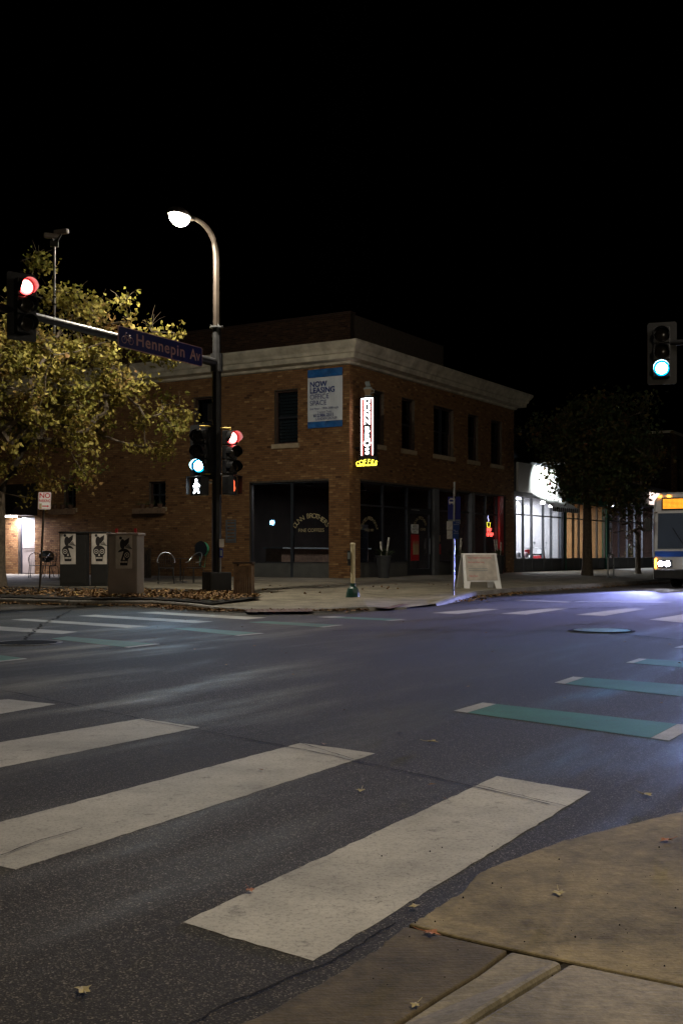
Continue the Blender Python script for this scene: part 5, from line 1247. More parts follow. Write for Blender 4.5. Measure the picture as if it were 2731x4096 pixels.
# neon sign inside the shop window
nw = empty('window_neon', P(FRR, tx(1968), -0.3, 1.5), 'red neon sign with small cup glowing inside the shop window', 'neon sign')
fW = (P(FRR, tx(1960), -0.25, 0), U1, -U2, UZ); zw = lambda y: CAM_H + (HY - y) / FPX * 49.3
for (ya, yb2, w_) in ((2128, 2114, 0.7), (2147, 2132, 0.9)):
    m2 = MB()
    n = 5
    for k in range(n):
        xa_ = w_ / n * k; h0, h1 = zw(ya), zw(yb2)
        m2.tube([P(fW, xa_ + 0.01, 0, h0), P(fW, xa_ + 0.01, 0, h1), P(fW, xa_ + w_ / n - 0.03, 0, h1), P(fW, xa_ + w_ / n - 0.03, 0, h0 + (0.0 if k % 2 else 0.08))], 0.016, 5)
        m2.tube([P(fW, xa_ + 0.01, 0, (h0 + h1) / 2), P(fW, xa_ + w_ / n - 0.04, 0, (h0 + h1) / 2)], 0.014, 5)
    m2.build('neon_lettering', M['neon_red'], nw)
z0 = zw(2110); MB().tube([P(fW, 0.2, 0, z0 + 0.2), P(fW, 0.26, 0, z0), P(fW, 0.5, 0, z0), P(fW, 0.58, 0, z0 + 0.2), P(fW, 0.2, 0, z0 + 0.2)], 0.013, 5).build('neon_cup', M['neon_yellow'], nw)
MB().tube([P(fW, 0.35 + 0.05 * math.sin(i * 1.3), 0, z0 + 0.24 + 0.05 * i) for i in range(6)], 0.013, 5).build('neon_steam', M['neon_violet'], nw)
l = bpy.data.lights.new('neon_glow', 'AREA'); l.shape = 'RECTANGLE'; l.size = 0.9; l.size_y = 0.5; l.energy = 12; l.color = (1, 0.07, 0.05)
lo = bpy.data.objects.new('neon_glow', l); COL.objects.link(lo); lo.parent = nw; lo.location = P(FRR, tx(1975), -0.24, zw(2130)) - wloc(nw); lo.rotation_euler = (math.radians(90), 0, -A1 + math.pi / 2 + math.pi / 2 + math.pi/2 - math.pi / 2 - math.pi/2)

rs = Vector((-15.3, 34.2, 2.6))
hd, fr = signal_head('traffic_signal', rs + UZ * 0.36, Vector((0.912, 0.414, 0)), 'green', 'green traffic light out of frame, seen mirrored in the side window', beam=0.03)
MB().lathe((rs.x - 0.3, rs.y - 0.1, 0.1), [(0.09, 0), (0.06, 0.4), (0.05, 3.5)], 8).build('post', M['black'], hd)

# ================================================================== SHOPS ALONG THE STREET
def spot(name, loc, target, energy, color, angle, parent, blend=0.5, radius=0.05):
    l = bpy.data.lights.new(name, 'SPOT'); l.energy = energy; l.color = color; l.spot_size = math.radians(angle); l.spot_blend = blend; l.shadow_soft_size = radius
    o = bpy.data.objects.new(name, l); COL.objects.link(o); o.parent = parent; o.location = Vector(loc) - wloc(parent)
    d = Vector(target) - Vector(loc); o.rotation_euler = d.to_track_quat('-Z', 'Y').to_euler(); return o
def ceiling_light(parent, fr, x, y, z, w, d, energy, color, m='shoplight'):
    MB().box(fr, x - w / 2, x + w / 2, y - d / 2, y + d / 2, z - 0.05, z).build('ceiling_lamp', M[m], parent)
    l = bpy.data.lights.new('ceiling_light', 'AREA'); l.shape = 'RECTANGLE'; l.size = w; l.size_y = d; l.energy = energy; l.color = color
    o = bpy.data.objects.new('ceiling_light', l); COL.objects.link(o); o.parent = parent; o.location = P(fr, x, y, z - 0.08) - wloc(parent); o.rotation_euler = (0, 0, math.pi / 2 - A1)
def shop(label, t0, t1, ztop, wallm, mull, roomm, zsf=3.7, depth=6.0, sill=0.88, floor='floorwood', transom=2.9, fm='frame_grey'):
    root = empty('shop_building', P(FRR, t0, 0, GZ), label, 'building', 'shops along the street')
    op = [(t0 + 0.25, t1 - 0.25, GZ, zsf)]
    w = wall_mass(FRR, t0 + 0.004, t1 - 0.004, 0, ztop, op, 0.25, wallm, root)
    shopfront(FRR, op[0][0], op[0][1], mull, root, sill, zsf, fm=fm, gl='glass', transom=transom, bulk='frame_dark')
    a, b = t0 + 0.26, t1 - 0.26; zc_ = zsf + 0.15
    for nm, q, m in (('shop_floor', [(a, -0.26, GZ + .03), (b, -0.26, GZ + .03), (b, -depth, GZ + .03), (a, -depth, GZ + .03)], floor), ('shop_ceiling', [(a, -0.26, zc_), (b, -0.26, zc_), (b, -depth, zc_), (a, -depth, zc_)], 'mauve'),
                     ('back_wall', [(a, -depth, GZ), (b, -depth, GZ), (b, -depth, zc_), (a, -depth, zc_)], roomm), ('party_wall', [(a, -0.26, GZ), (a, -depth, GZ), (a, -depth, zc_), (a, -0.26, zc_)], roomm), ('party_wall', [(b, -0.26, GZ), (b, -depth, GZ), (b, -depth, zc_), (b, -0.26, zc_)], roomm)):
        MB().poly([P(FRR, *p) for p in q]).build(nm, M[m], root, recalc=False)
    MB().poly([P(FRR, t0, -0.1, ztop - 0.05), P(FRR, t1, -0.1, ztop - 0.05), P(FRR, t1, -12, ztop - 0.05), P(FRR, t0, -12, ztop - 0.05)]).build('roof', M['roofing'], root)
    return root
T = tx
sA0, sA1 = TR + 0.02, T(2258)
shopA = shop('lit shop with white sign panel and striped awning next to the brick building', sA0, sA1, 5.35, M['frame_dark'], [T(2100), T(2134), T(2180), T(2212)], 'plaster', 3.75)
shopB = shop('shop with orange wooden interior half hidden behind the street tree', sA1, T(2430), 5.0, M['teal'], [T(2300), T(2322), T(2360), T(2394)], 'orangewood', 3.7)
shopC = shop('tall glazed shop with a framed picture and plants at the far end', T(2430), T(2700), 5.2, M['frame_dark'], [T(2482), T(2515), T(2545), T(2575), T(2620), T(2660)], 'mauve', 4.0, transom=2.95)
for t in (sA0 + 1.2, sA0 + 3.2, sA0 + 5.0): ceiling_light(shopA, FRR, t, -2.2, 3.85, 0.9, 0.9, 170, (1.0, 0.94, 0.95))
for t in (T(2310), T(2360)): ceiling_light(shopB, FRR, t, -2.6, 3.8, 0.8, 0.8, 190, (1.0, 0.8, 0.6), 'warmlight')
for t in (T(2490), T(2535), T(2590)): ceiling_light(shopC, FRR, t, -2.5, 4.1, 1.2, 0.8, 700, (0.95, 0.93, 1.0))
# white sign panel, gooseneck lamps, striped awning
pz0, pz1 = 3.92, 5.22; pa, pb_ = T(2062), T(2252)
MB().box(FRR, pa, pb_, 0.02, 0.12, pz0, pz1).build('sign_panel', M['signpanel'], shopA)
for i, t in enumerate((T(2149), T(2187))):
    g = empty('gooseneck_lamp', P(FRR, t, 0.12, pz1) - wloc(shopA)); g.parent = shopA
    MB().tube([P(FRR, t, 0.06, pz1), P(FRR, t, 0.3, pz1 + 0.15), P(FRR, t, 1.25, pz1 + 0.12), P(FRR, t, 1.4, pz1 - 0.02)], 0.025, 6).build('arm', M['white'], g)
    MB().lathe(P(FRR, t, 1.4, pz1 - 0.16), [(0.13, 0.0), (0.1, 0.1), (0.04, 0.16)], 12).build('shade', M['white'], g)
    MB().lathe(P(FRR, t, 1.4, pz1 - 0.165), [(0.09, 0.0), (0.09, 0.01)], 10).build('bulb', M['shoplight'], g)
    spot('panel_light', P(FRR, t, 1.35, pz1 - 0.18), P(FRR, t, 0.1, 4.5), 1100, (0.92, 1.0, 0.97), 95, g, 0.7)
aw2 = empty('striped_awning', P(FRR, T(2118), 0.1, 3.8) - wloc(shopA)); aw2.parent = shopA
a0, a1 = T(2112), T(2222); n = 26
for k in range(n):
    x0_, x1_ = a0 + (a1 - a0) * k / n, a0 + (a1 - a0) * (k + 1) / n
    m2 = MB(); m2.poly([P(FRR, x0_, 0.13, 3.9), P(FRR, x1_, 0.13, 3.9), P(FRR, x1_, 1.15, 3.25), P(FRR, x0_, 1.15, 3.25)]); m2.poly([P(FRR, x0_, 1.15, 3.25), P(FRR, x1_, 1.15, 3.25), P(FRR, x1_, 1.16, 3.05), P(FRR, x0_, 1.16, 3.05)])
    m2.build('awning_stripe', M['signwhite'] if k % 2 else M['black'], aw2, recalc=False)
spot('awning_light', P(FRR, T(2128), 0.5, 3.4), P(FRR, T(2128), 0.0, 1.0), 60, (1, 0.95, 0.9), 120, aw2)
MB().lathe(P(FRR, T(2128), 0.5, 3.42), [(0.1, 0), (0.1, 0.08), (0.03, 0.14)], 12).build('lamp_globe', M['shoplight'], aw2)
MB().lathe(P(FRR, T(2160), 0.5, 3.3), [(0.07, 0), (0.07, 0.08), (0.03, 0.12)], 12).build('lamp_globe', M['shoplight'], aw2)
# set-back upper storey with a lit window
us = empty('upper_storey', P(FRR, sA0, -3, 5.3) - wloc(shopA)); us.parent = shopA
FU = (P(FRR, 0, -2.2, 0), U1, -U2, UZ)
uo = [(T(2072), T(2168), 5.45, 6.35)]
wall_mass(FU, sA0, T(2300), 5.3, 7.4, uo, 0.25, M['frame_dark'], us)
MB().box(FU, uo[0][0], uo[0][1], -0.2, -0.19, 5.45, 6.35).build('pane', M['glass'], us)
for x in (T(2093), T(2124)): MB().box(FU, x - 0.05, x + 0.05, -0.24, -0.1, 5.45, 6.35).build('mullion', M['frame_dark'], us)
MB().poly([P(FU, sA0, -2.2, 5.3), P(FU, T(2300), -2.2, 5.3), P(FU, T(2300), -2.2, 7.4), P(FU, sA0, -2.2, 7.4)]).build('back_wall', M['plaster'], us, recalc=False)
MB().poly([P(FU, sA0, 0, 7.4), P(FU, T(2300), 0, 7.4), P(FU, T(2300), -6, 7.4), P(FU, sA0, -6, 7.4)]).build('roof', M['roofing'], us, recalc=False)
ceiling_light(us, FU, T(2150), -1.1, 6.9, 0.6, 0.4, 90, (0.82, 0.84, 1.0))
# red-white lit sign over the far shop
MB().box(FRR, T(2594), T(2660), 0.02, 0.1, 4.12, 4.85).build('lit_sign', emis('lit_sign_face', (1.0, 0.8, 0.72), 1.6), shopC)
# things inside and in front of the windows
def scooter(loc, ang, body, label):
    f = frame(loc, ang); r = empty('scooter', loc, label, 'scooter', 'scooters in the shop window'); p = lambda x, y, z: P(f, x, y, z)
    for x in (-0.55, 0.6):
        wh = MB().lathe(p(x, -0.045, 0.24), [(0.12, 0), (0.24, 0.01), (0.24, 0.08), (0.12, 0.09)], 18, f[2]).build('wheel', M['rubber'], r, smooth=True)
        MB().lathe(p(x, -0.05, 0.24), [(0.11, 0.0), (0.11, 0.1)], 12, f[2]).build('hub', M['steel'], wh)
    MB().prism(f, [(-0.85, 0.5), (-0.8, 0.35), (-0.35, 0.3), (-0.1, 0.28), (0.3, 0.26), (0.32, 0.33), (-0.05, 0.36), (-0.15, 0.68), (-0.75, 0.72)], -0.14, 0.14).build('body', M[body], r, bevel=0.03)
    MB().prism(f, [(0.3, 0.26), (0.42, 0.28), (0.52, 0.7), (0.5, 1.0), (0.42, 1.0), (0.36, 0.6)], -0.18, 0.18).build('leg_shield', M[body], r, bevel=0.02)
    MB().tube([p(0.6, 0, 0.26), p(0.5, 0, 0.8), p(0.46, 0, 1.05)], 0.03, 6).build('fork', M['steel'], r)
    MB().tube([p(0.4, -0.32, 1.08), p(0.46, 0, 1.05), p(0.4, 0.32, 1.08)], 0.018, 6).build('handlebar', M['steel'], r)
    MB().box(f, -0.72, -0.12, -0.13, 0.13, 0.72, 0.8).build('seat', M['black'], r, bevel=0.03)
    MB().lathe(p(0.5, 0, 0.95), [(0.08, 0), (0.09, 0.06), (0.05, 0.1)], 12, f[1]).build('headlamp', M['white'], r)
    for s_ in (-1, 1):
        MB().tube([p(0.42, 0.25 * s_, 1.08), p(0.4, 0.32 * s_, 1.28)], 0.008, 4).build('mirror_stem', M['steel'], r)
        MB().lathe(p(0.39, 0.32 * s_, 1.33), [(0.05, 0), (0.05, 0.012)], 10, f[1]).build('mirror', M['steel'], r)
    return r
scooter(P(FRR, T(2222), -1.0, GZ + .03), 0.9, 'white', 'white scooter standing in the shop window left of the tree trunk')
scooter(P(FRR, T(2203), -0.9, GZ + .03), 2.0, 'red', 'red scooter behind the striped awning shop window')
scooter(P(FRR, T(2125), -2.2, GZ + .03), 0.6, 'steel', 'grey scooter deep inside the shop nearest the brick building')
hb = P(FRR, T(2066), -0.6, 0.92)
def pedestal(t, y, label, items):
    b = P(FRR, t, y, GZ + 0.03); r = empty('display_stand', b, label, 'display stand', 'display stands in the shop window')
    f = (b, U1, -U2, UZ); MB().box(f, -0.3, 0.3, -0.25, 0.25, 0, 0.62).build('plinth', M['white'], r)
    for k, (m, sh) in enumerate(items):
        c_ = P(f, -0.18 + 0.2 * k, 0.05, 0.62)
        if sh == 'helmet': MB().lathe(c_ + UZ * 0.0, [(0.11, 0.0), (0.14, 0.08), (0.13, 0.17), (0.08, 0.24), (0.02, 0.26)], 14).build('helmet', M[m], r, smooth=True)
        else: MB().box(f, -0.26 + 0.2 * k, -0.08 + 0.2 * k, -0.1, 0.1, 0.622, 0.622 + 0.16 + 0.05 * k).build('box', M[m], r, bevel=0.01)
    return r
pedestal(T(2072), -0.6, 'display stand with a cream helmet and coloured boxes by the first window', [('cream', 'helmet'), ('busblue', 'box'), ('orangewood', 'box')])
pedestal(T(2086), -0.6, 'display stand with a black helmet behind the window post', [('black', 'helmet'), ('red', 'box')])
pedestal(T(2118), -0.6, 'display stand with a white helmet and a blue box', [('white', 'helmet'), ('signblue', 'box')])
pedestal(T(2150), -0.6, 'display stand with a pinkish helmet and a yellow box', [('signink', 'helmet'), ('yellow', 'box')])
fp = P(FRR, T(2562), -2.0, 1.15); pic = empty('framed_picture', fp, 'framed picture on the wall of the far shop', 'picture')
ff = (fp, U1, -U2, UZ); MB().box(ff, -0.55, 0.55, 0, 0.05, 0, 1.5).build('picture_frame', M['ink'], pic)
MB().box(ff, -0.47, 0.47, 0.051, 0.055, 0.08, 1.42).build('mount', M['paper'], pic); MB().box(ff, -0.4, 0.4, 0.056, 0.06, 0.7, 1.3).build('artwork', M['orangewood'], pic)
MB().box(ff, -0.8, 0.8, -0.08, -0.002, -0.8, 2.4).build('display_panel', M['plaster'], pic)
for (x, lab) in ((2566, 'small leafy potted plant in the far shop window'), (2590, 'conical evergreen in a pot by the far shop window')):
    b = P(FRR, T(x), -0.8, GZ + 0.03); r = empty('potted_plant', b, lab, 'plant', 'plants in the far shop window')
    MB().lathe(b, [(0.16, 0), (0.22, 0.35), (0.24, 0.38)], 12).build('pot', M['tactile'], r)
    m2 = MB()
    for k in range(220):
        h_ = RND.uniform(0.4, 1.3); a = RND.uniform(0, 6.28); rr_ = 0.35 * (1.4 - h_) + 0.05; p0 = b + Vector((0.3 * rr_ * math.cos(a), 0.3 * rr_ * math.sin(a), h_)); p1 = b + Vector((rr_ * 1.3 * math.cos(a), rr_ * 1.3 * math.sin(a), h_ + RND.uniform(-.05, .12))); sd = Vector((-math.sin(a), math.cos(a), 0)) * 0.04
        m2.cur = RND.random(); m2.poly([p0 - sd * .3, (p0 + p1) / 2 - sd, p1, (p0 + p1) / 2 + sd])
    m2.build('foliage', M['leaf_green'], r, attr=True, recalc=False)
# dark two storey brick building further along
tD = T(2682)
FD = (P(FRR, tD, 0, 0), U1, -U2, UZ)
bD = empty('brick_building', FD[0], 'dark two storey brick building beyond the street tree at the right', 'building')
FDl = (P(FRR, tD, 0, 0), U2, -U1, UZ)
wD = wall_mass(FD, 0, 18, 0, 8.9, [(1.5, 3.0, 5.2, 7.4), (4.5, 6, 5.2, 7.4), (0.8, 8, 0.8, 3.6)], 0.3, M['mortar'], bD)
wall_mass(FDl, 0, 12, 0, 8.9, [], 0.3, M['brick2'], bD)
m2 = MB(); z = 0.3; k = 0
while z < 8.85:
    for i in range(6):
        x = i * 0.24 - (k % 2) * 0.12
        if x < 0: continue
        m2.cur = RND.random(); m2.box(FD, x, x + 0.225, -0.005, 0.014, z, z + 0.062, skip=('y0',))
    z += 0.078; k += 1
m2.build('brickwork', M['brick'], wD, attr=True, kind='stuff')
for o in ((1.5, 3.0, 5.2, 7.4), (4.5, 6, 5.2, 7.4)):
    w_ = empty('window', P(FD, o[0], 0, o[2]) - wloc(bD)); w_.parent = bD
    MB().box(FD, o[0], o[1], -0.2, -0.19, o[2], o[3]).build('pane', M['glass_dark'], w_); MB().box(FD, o[0], o[1], -0.22, -0.14, (o[2] + o[3]) / 2 - .04, (o[2] + o[3]) / 2 + .04).build('meeting_rail', M['frame_dark'], w_)
    MB().box(FD, o[0] - .1, o[1] + .1, -0.1, 0.08, o[2] - .15, o[2] - .004).build('sill', M['sill'], w_)
MB().box(FD, -0.1, 18, -12, 0.1, 8.9, 9.05).build('coping', M['stone'], bD)
MB().box(FD, 0.3, 18, -11, -0.31, 0.1, 0.2).build('floor', M['dark'], bD)
# bike racks on the pavement
for (x, y, lab) in ((2441, 2311, 'low steel bike rack nearest the bare tree'), (2640, 2304, 'low steel bike rack further along the kerb')):
    b = gp(x, y, 0.2); r = empty('bike_rack', b, lab, 'bike rack', 'bike racks on the pavement'); f = (b, U1, -U2, UZ)
    MB().tube([P(f, -0.35, 0, 0), P(f, -0.35, 0, 0.75), P(f, -0.25, 0, 0.88), P(f, 0.25, 0, 0.88), P(f, 0.35, 0, 0.75), P(f, 0.35, 0, 0)], 0.028, 8).build('hoop', M['steel'], r)
    for s_ in (-0.35, 0.35): MB().lathe(P(f, s_, 0, 0), [(0.08, 0), (0.08, 0.012)], 10).build('foot_plate', M['steel'], r)

# ================================================================== TREES
def tree(name, base, trunk_h, center, rad, ncl, leaves, spread, lsize, leafm, label, tr=0.16, bare=False, seed=1, group=None, hole=0.0, minz=None, ok=None):
    rn = random.Random(seed); base = Vector(base); center = Vector(center)
    root = empty(name, base, label, 'tree', group)
    nodes = []; par = []
    lean = Vector((rn.uniform(-.1, .1), rn.uniform(-.1, .1), 0))
    for i in range(6): nodes.append(base + UZ * trunk_h * i / 5 + lean * (i / 5) ** 2); par.append(i - 1)
    ax = (center - nodes[-1])
    for i in range(1, 5): nodes.append(nodes[5] + ax * (i / 4) * 0.9 + Vector((rn.uniform(-.15, .15), rn.uniform(-.15, .15), 0))); par.append(len(nodes) - 2)
    cl = []
    tries = 0
    while len(cl) < ncl and tries < ncl * 40:
        tries += 1
        d = Vector((rn.gauss(0, 1), rn.gauss(0, 1), rn.gauss(0, 1))).normalized(); r = rn.uniform(0.15, 1) ** 0.55
        p = center + Vector((d.x * rad[0] * r, d.y * rad[1] * r, d.z * rad[2] * r))
        bump = 0.78 + 0.3 * math.sin(d.x * 4 + seed) * math.cos(d.y * 3.3 + d.z * 4.1)
        if r > bump: continue
        if minz is not None and p.z < minz + 0.6 * rn.random(): continue
        if ok and not ok(p): continue
        if hole and math.sin(p.x * 2.1 + seed) * math.sin(p.y * 1.9) * math.sin(p.z * 2.3 + 1) > 1 - hole: continue
        cl.append(p)
    cl.sort(key=lambda p: (p - nodes[6]).length)
    tips = []
    for p in cl:
        j = min(range(4, len(nodes)), key=lambda k: (nodes[k] - p).length + 0.25 * max(0, nodes[k].z - p.z))
        q = nodes[j]; L_ = (p - q).length
        if L_ > 0.5:
            mid = lerp(q, p, 0.5) + Vector((rn.uniform(-1, 1), rn.uniform(-1, 1), rn.uniform(-.3, 1))) * 0.13 * L_
            nodes.append(mid); par.append(j); j = len(nodes) - 1
        nodes.append(p); par.append(j); tips.append(len(nodes) - 1)
    w = [0.0] * len(nodes)
    for t in tips: w[t] += 1
    for k in range(len(nodes) - 1, 0, -1): w[par[k]] += w[k]
    wm = max(w); rr = [max(0.006, tr * (x / wm) ** 0.48) for x in w]
    for i in range(6): rr[i] = tr * (1.25 - 0.25 * i / 5) * (1.25 if i == 0 else 1)
    tk = MB(); tk.tube(nodes[:6] + nodes[6:10], rr[:10], 10)
    tk.build('trunk', M['bark'], root, smooth=True)
    br = MB()
    for k in range(10, len(nodes)):
        a, b = nodes[par[k]], nodes[k]; m_ = lerp(a, b, 0.5) + Vector((rn.uniform(-1, 1), rn.uniform(-1, 1), rn.uniform(-1, 1))) * 0.05 * (b - a).length
        br.tube([a, m_, b], [min(rr[par[k]], rr[k] * 1.5), rr[k] * 1.1, rr[k]], 5 if rr[k] > 0.03 else 4, cap=False)
    # fine twigs
    for t in tips:
        for _ in range(4):
            d = Vector((rn.gauss(0, 1), rn.gauss(0, 1), rn.gauss(0.3, 1))).normalized() * rn.uniform(0.25, 0.6) * (1.4 if bare else 1)
            br.tube([nodes[t], nodes[t] + d * 0.6 + Vector((0, 0, 0.04)), nodes[t] + d], [0.007, 0.005, 0.003], 3, cap=False)
    br.build('branches', M['bark'], root, recalc=False)
    if leaves:
        lf = MB()
        for p in cl:
            dens = rn.uniform(0.35, 1.5); tone = rn.gauss(0.5, 0.16)
            for _ in range(int(leaves * dens)):
                q = p + Vector((rn.gauss(0, spread), rn.gauss(0, spread), rn.gauss(-0.05, spread * 0.8)))
                s = lsize * rn.uniform(0.6, 1.3)
                n = Vector((rn.gauss(0, .7), rn.gauss(0, .7), rn.gauss(0.3, .7))).normalized(); a = n.orthogonal().normalized()
                a = Matrix.Rotation(rn.uniform(0, 6.28), 3, n) @ a; b = n.cross(a); fold = n * s * rn.uniform(0.05, 0.3)
                lf.cur = min(1, max(0, tone + rn.gauss(0, 0.13)))
                tip = q + a * s; base_ = q - a * s * 0.5
                lf.poly([base_, q - b * s * 0.55 + fold, q + a * s * 0.25 - b * s * 0.3, tip]); lf.poly([base_, tip, q + a * s * 0.25 + b * s * 0.3, q + b * s * 0.55 + fold])
        o = lf.build('crown', M[leafm], root, attr=True, recalc=False)
    return root
bt1 = gp(-8, 2350, 0.2)
tree('street_tree', bt1, 2.6, at(200, 1530, 31.0), (4.3, 3.8, 3.4), 290, 54, 0.18, 0.095, 'leaf_gold', 'golden autumn street tree lit by the lamp at the left', 0.17, seed=5, group='street trees', hole=0.35)
b2 = gp(2347, 2304, 0.2); 
tree('street_tree', b2, 2.9, at(2390, 1800, 46), (3.0, 3.0, 2.9), 260, 48, 0.3, 0.12, 'leaf_green', 'dark leafy street tree in front of the lit shops', 0.17, seed=9, group='street trees')
b3 = gp(2550, 2296, 0.2)
tree('street_tree', b3, 1.6, at(2550, 2080, 51), (1.3, 1.3, 1.6), 40, 0, 0.2, 0.1, 'leaf_green', 'small bare branched street tree before the far shop', 0.10, bare=True, seed=4, group='street trees')
b4 = Vector((20.5, 57.0, 0.2))
tree('street_tree', b4, 2.6, b4 + Vector((0.4, 0, 4.4)), (2.6, 2.6, 2.6), 150, 40, 0.3, 0.13, 'leaf_gold', 'brownish street tree at the right edge behind the bus', 0.14, seed=14, group='street trees')

# ================================================================== BUS, STANDING WHERE ITS LIGHTS FIRST SHOW
FC = Vector((10.04, 36.9, 0)) - U2 * 1.28
fBus = (FC, U2, U1, UZ)            # x: the bus's right, y: rearwards
bus = empty('bus', FC, 'white city bus with bright headlights and amber sign at the right edge', 'bus')
def bus_section(y, wt, wb, zt, zb, inset=0.0):
    pts = [(-wb, zb), (-wb - 0.0, 0.9), (-wb, 2.2), (-wt, zt - 0.25), (-wt + 0.2, zt), (wt - 0.2, zt), (wt, zt - 0.25), (wb, 2.2), (wb, 0.9), (wb, zb)]
    return [P(fBus, x, y, z) for (x, z) in pts]
secs = [bus_section(0.02, 1.12, 1.18, 3.02, 0.32), bus_section(0.12, 1.22, 1.26, 3.08, 0.3), bus_section(0.5, 1.25, 1.28, 3.12, 0.28), bus_section(11.6, 1.25, 1.28, 3.12, 0.28), bus_section(12.0, 1.2, 1.25, 3.05, 0.35)]
m2 = MB()
for r0, r1 in zip(secs[:-1], secs[1:]):
    for k in range(len(r0)): m2.poly([r0[k], r0[(k + 1) % len(r0)], r1[(k + 1) % len(r1)], r1[k]])
m2.poly(secs[0]); m2.poly(secs[-1]); m2.build('body', M['buswhite'], bus)
MB().box(fBus, -1.2, 1.2, -0.06, 0.015, 0.3, 0.62).build('bumper', M['black'], bus, bevel=0.04)
MB().box(fBus, -1.17, 1.17, -0.012, 0.018, 1.02, 1.2).build('blue_band', M['busblue'], bus)
for (a, b) in ((-1.08, -0.03), (0.03, 1.08)): MB().prism(fBus, [(a, 1.28), (b, 1.28), (b - 0.02, 2.42), (a + 0.02, 2.42)], -0.02, 0.018).build('windscreen', M['glass_dark'], bus)
ds = MB().box(fBus, -0.95, 0.95, -0.02, 0.018, 2.52, 2.92).build('destination_sign', M['black'], bus)
dots = MB()
for i in range(46):
    for j in range(8):
        xx_ = -0.88 + i * 0.039
        pass
        dots.box(fBus, xx_, xx_ + 0.027, -0.026, -0.021, 2.57 + j * 0.04, 2.597 + j * 0.04, skip=('y1',))
dots.build('sign_dots', M['led'], ds, kind='stuff')
for s_ in (-1, 1):
    h_ = MB().box(fBus, 0.62 if s_ > 0 else -1.1, 1.1 if s_ > 0 else -0.62, -0.03, 0.018, 0.68, 0.92).build('headlight_panel', M['black'], bus)
    for x in (0.76, 0.98): MB().lathe(P(fBus, x * s_, -0.031, 0.8), [(0.085, 0), (0.07, 0.02), (0.02, 0.03)], 16, -U1).build('headlight', M['head'], h_)
    MB().box(fBus, (1.12 if s_ > 0 else -1.17), (1.17 if s_ > 0 else -1.12), -0.025, 0.018, 0.66, 0.95).build('turn_signal', M['amber'], bus)
    spot('headlight_beam', P(fBus, 0.87 * s_, -0.1, 0.8), P(fBus, 0.87 * s_ - 0.7, -20, -0.1), HEAD_W, (0.36, 0.4, 1.0), 29, bus, 1.0, 0.08)
    for k in range(2): MB().box(fBus, s_ * (0.72 + 0.3 * k) - 0.05, s_ * (0.72 + 0.3 * k) + 0.05, -0.03, 0.018, 2.95, 2.99).build('marker_lamp', M['amber'], bus)
    MB().tube([P(fBus, 1.1 * s_, 0, 2.45), P(fBus, 1.32 * s_, -0.25, 2.4), P(fBus, 1.32 * s_, -0.25, 2.25)], 0.02, 6).build('mirror_arm', M['black'], bus)
    MB().box(fBus, 1.32 * s_ - 0.1, 1.32 * s_ + 0.1, -0.3, -0.22, 1.85, 2.25).build('mirror', M['black'], bus, bevel=0.02)
    MB().tube([P(fBus, 0.15 * s_, -0.03, 1.25), P(fBus, 0.6 * s_, -0.035, 1.95)], 0.012, 4).build('wiper', M['black'], bus)
    for y in (2.6, 8.6):
        wc = P(fBus, 1.0 * s_, y, 0.48); wh = MB().lathe(wc, [(0.28, 0), (0.48, 0.02), (0.48, 0.27), (0.28, 0.29)], 24, U2 * s_).build('wheel', M['rubber'], bus, smooth=True)
        MB().lathe(wc, [(0.27, 0.0), (0.27, 0.26), (0.08, 0.28)], 16, U2 * s_).build('rim', M['steel'], wh)
    for k in range(6): MB().box(fBus, 1.281 * s_ if s_ > 0 else -1.29, 1.29 if s_ > 0 else -1.281, 1.6 + k * 1.6, 3.05 + k * 1.6, 1.35, 2.35).build('side_window', M['glass_dark'], bus)
MB().box(fBus, -0.05, 0.05, -0.03, 0.018, 2.95, 2.99).build('marker_lamp', M['amber'], bus)

# ================================================================== LEAVES AND LITTER
def inside(p, poly):
    c = False; n = len(poly)
    for i in range(n):
        a, b = poly[i], poly[(i + 1) % n]
        if (a.y > p.y) != (b.y > p.y) and p.x < (b.x - a.x) * (p.y - a.y) / (b.y - a.y) + a.x: c = not c
    return c
def leaf(mb, p, s, curl=0.3):
    a = RND.uniform(0, 6.28); ex = Vector((math.cos(a), math.sin(a), RND.uniform(-.2, .3))).normalized(); ey = Vector((-math.sin(a), math.cos(a), RND.uniform(-.3, .3))).normalized(); n = ex.cross(ey)
    c = curl * s * RND.uniform(0.3, 1.4)
    mb.poly([p - ex * s * .5, p - ey * s * .45 + n * c, p + ex * s * .2 - ey * s * .25 + n * c * .4, p + ex * s * .6])
    mb.poly([p - ex * s * .5, p + ex * s * .6, p + ex * s * .2 + ey * s * .25 + n * c * .4, p + ey * s * .45 + n * c])
lt = MB(); cnt = 0
xs_ = [v.x for v in vq]; ys_ = [v.y for v in vq]
while cnt < 4200:
    p = Vector((RND.uniform(max(-12, min(xs_)), max(xs_)), RND.uniform(min(ys_), max(ys_)), 0.17))
    if not inside(p, vq): continue
    if p.x < -6.2 and RND.random() < 0.6: continue
    cnt += 1; lt.cur = min(1, max(0, RND.gauss(.5, .24))); p.z += RND.uniform(0, 0.05); leaf(lt, p, RND.uniform(0.06, 0.12))
for i in range(1500):       # along the gutters and over the pavement
    k = RND.choice([1, 2, 3, 3, 4, 4, 5, 6, 7, 11, 12, 12, 13, 13, 13]); t = RND.random(); a, b = Vector((*Kb[k], 0)), Vector((*Kb[k + 1], 0)); p = lerp(a, b, t); d = (b - a).normalized(); n = Vector((d.y, -d.x, 0))
    off = abs(RND.gauss(0, 0.25)) + 0.04
    p = p + n * off; p.z = 0.02 + RND.uniform(0, 0.02); lt.cur = min(1, max(0, RND.gauss(.4, .24))); leaf(lt, p, RND.uniform(0.05, 0.1))
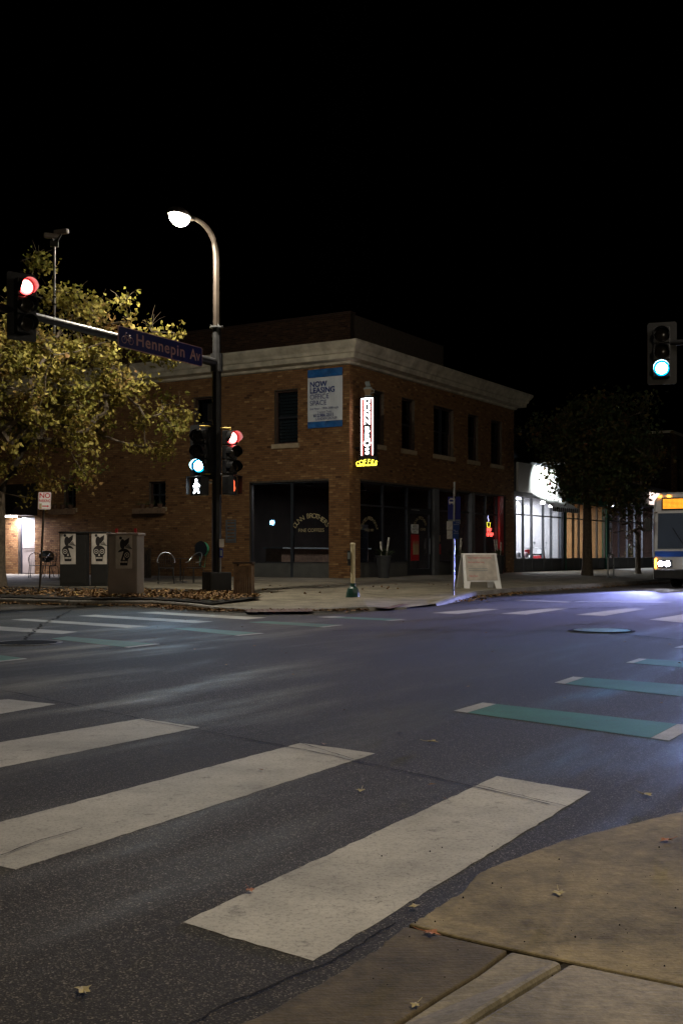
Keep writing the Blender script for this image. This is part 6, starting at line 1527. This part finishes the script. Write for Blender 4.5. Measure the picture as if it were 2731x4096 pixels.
for i in range(150):
    p = Vector((RND.uniform(-3.5, 6), RND.uniform(22.5, 34), 0)); d = p - C0; 
    if d.dot(U2) < -5.5: continue
    p.z = 0.2; lt.cur = min(1, max(0, RND.gauss(.45, .25))); leaf(lt, p, RND.uniform(0.05, 0.09), 0.5)
for i in range(90):
    p = Vector((RND.uniform(-7, 8), RND.uniform(5, 20), 0.010)); lt.cur = min(1, max(0, RND.gauss(.4, .2))); leaf(lt, p, RND.uniform(0.025, 0.05), 0.12)
lt.build('leaf_litter', M['litter'], None, (0, 0, 0), attr=True, recalc=False); bpy.data.objects['leaf_litter']['label'] = 'brown fallen leaves heaped along the verge and kerb'; bpy.data.objects['leaf_litter']['kind'] = 'stuff'
def fallen(x, y, z, s, m, label):
    c = gp(x, y, z); rt = empty('fallen_leaf', c, label, 'leaf', 'single fallen leaves in the foreground')
    a = RND.uniform(0, 6.28); ex = Vector((math.cos(a), math.sin(a), 0)); ey = Vector((-math.sin(a), math.cos(a), 0)); m2 = MB()
    lob = []
    for i in range(15):
        t = 2 * math.pi * i / 15; r = s * (1.0 if i % 3 == 0 else (0.55 if i % 3 == 1 else 0.62)); zz_ = (abs(math.sin(t)) ** 1.5) * s * 0.22 + 0.003 + RND.uniform(0, .12) * s
        lob.append(c + ex * r * math.cos(t) + ey * r * math.sin(t) * 0.8 + UZ * zz_)
    cc = c + UZ * 0.008
    for i in range(15): m2.poly([cc, lob[i], lob[(i + 1) % 15]])
    m2.build('blade', M[m], rt, recalc=False)
    MB().tube([cc - ex * s * 0.5, cc - ex * s * 1.3 + UZ * s * 0.1, cc - ex * s * 1.8 + UZ * s * 0.25], [s * 0.05, s * 0.04, s * 0.03], 4).build('stalk', M[m], rt)
fallen(335, 3967, 0.004, 0.030, 'leaf_pale', 'dry curled leaf on the dark asphalt at the lower left')
fallen(2233, 3578, 0.02, 0.030, 'leaf_pale', 'pale curled leaf in the middle of the large concrete slab')
fallen(1724, 3739, 0.02, 0.030, 'leaf_red', 'crumpled reddish leaf beside the slab joint')
fallen(1661, 4027, 0.02, 0.018, 'leaf_pale', 'tiny pale leaf at the bottom by the kerb return')
fallen(2585, 3184, 0.004, 0.035, 'leaf_pale', 'small leaf on the asphalt above the large slab')
fallen(1443, 3166, 0.004, 0.032, 'leaf_pale', 'small pale leaf between the two nearest crosswalk stripes')
fallen(2661, 3367, 0.02, 0.03, 'leaf_red', 'small tan leaf near the far corner of the large slab')
fallen(1728, 2971, 0.004, 0.04, 'leaf_pale', 'small leaf left of the nearest green block')
fallen(1661, 3630, 0.012, 0.022, 'leaf_pale', 'greenish leaf on the tar edge of the large slab')
fallen(1000, 3565, 0.008, 0.022, 'leaf_red', 'thin brown leaf on the edge of the nearest stripe')
# grit on the slabs
gr_ = MB()
for i in range(120):
    x, y = RND.uniform(1450, 2731), RND.uniform(3350, 4090); p = gp(x, y, 0.02); s = 0.0008 + 0.0024 * RND.random() ** 3; gr_.lathe(p, [(s, 0), (s * .9, s), (s * .3, s * 1.6)], 5)
gr_.build('grit', M['soil'], None, (0, 0, 0)); bpy.data.objects['grit']['kind'] = 'stuff'; bpy.data.objects['grit']['label'] = 'dark grit scattered on the near concrete'
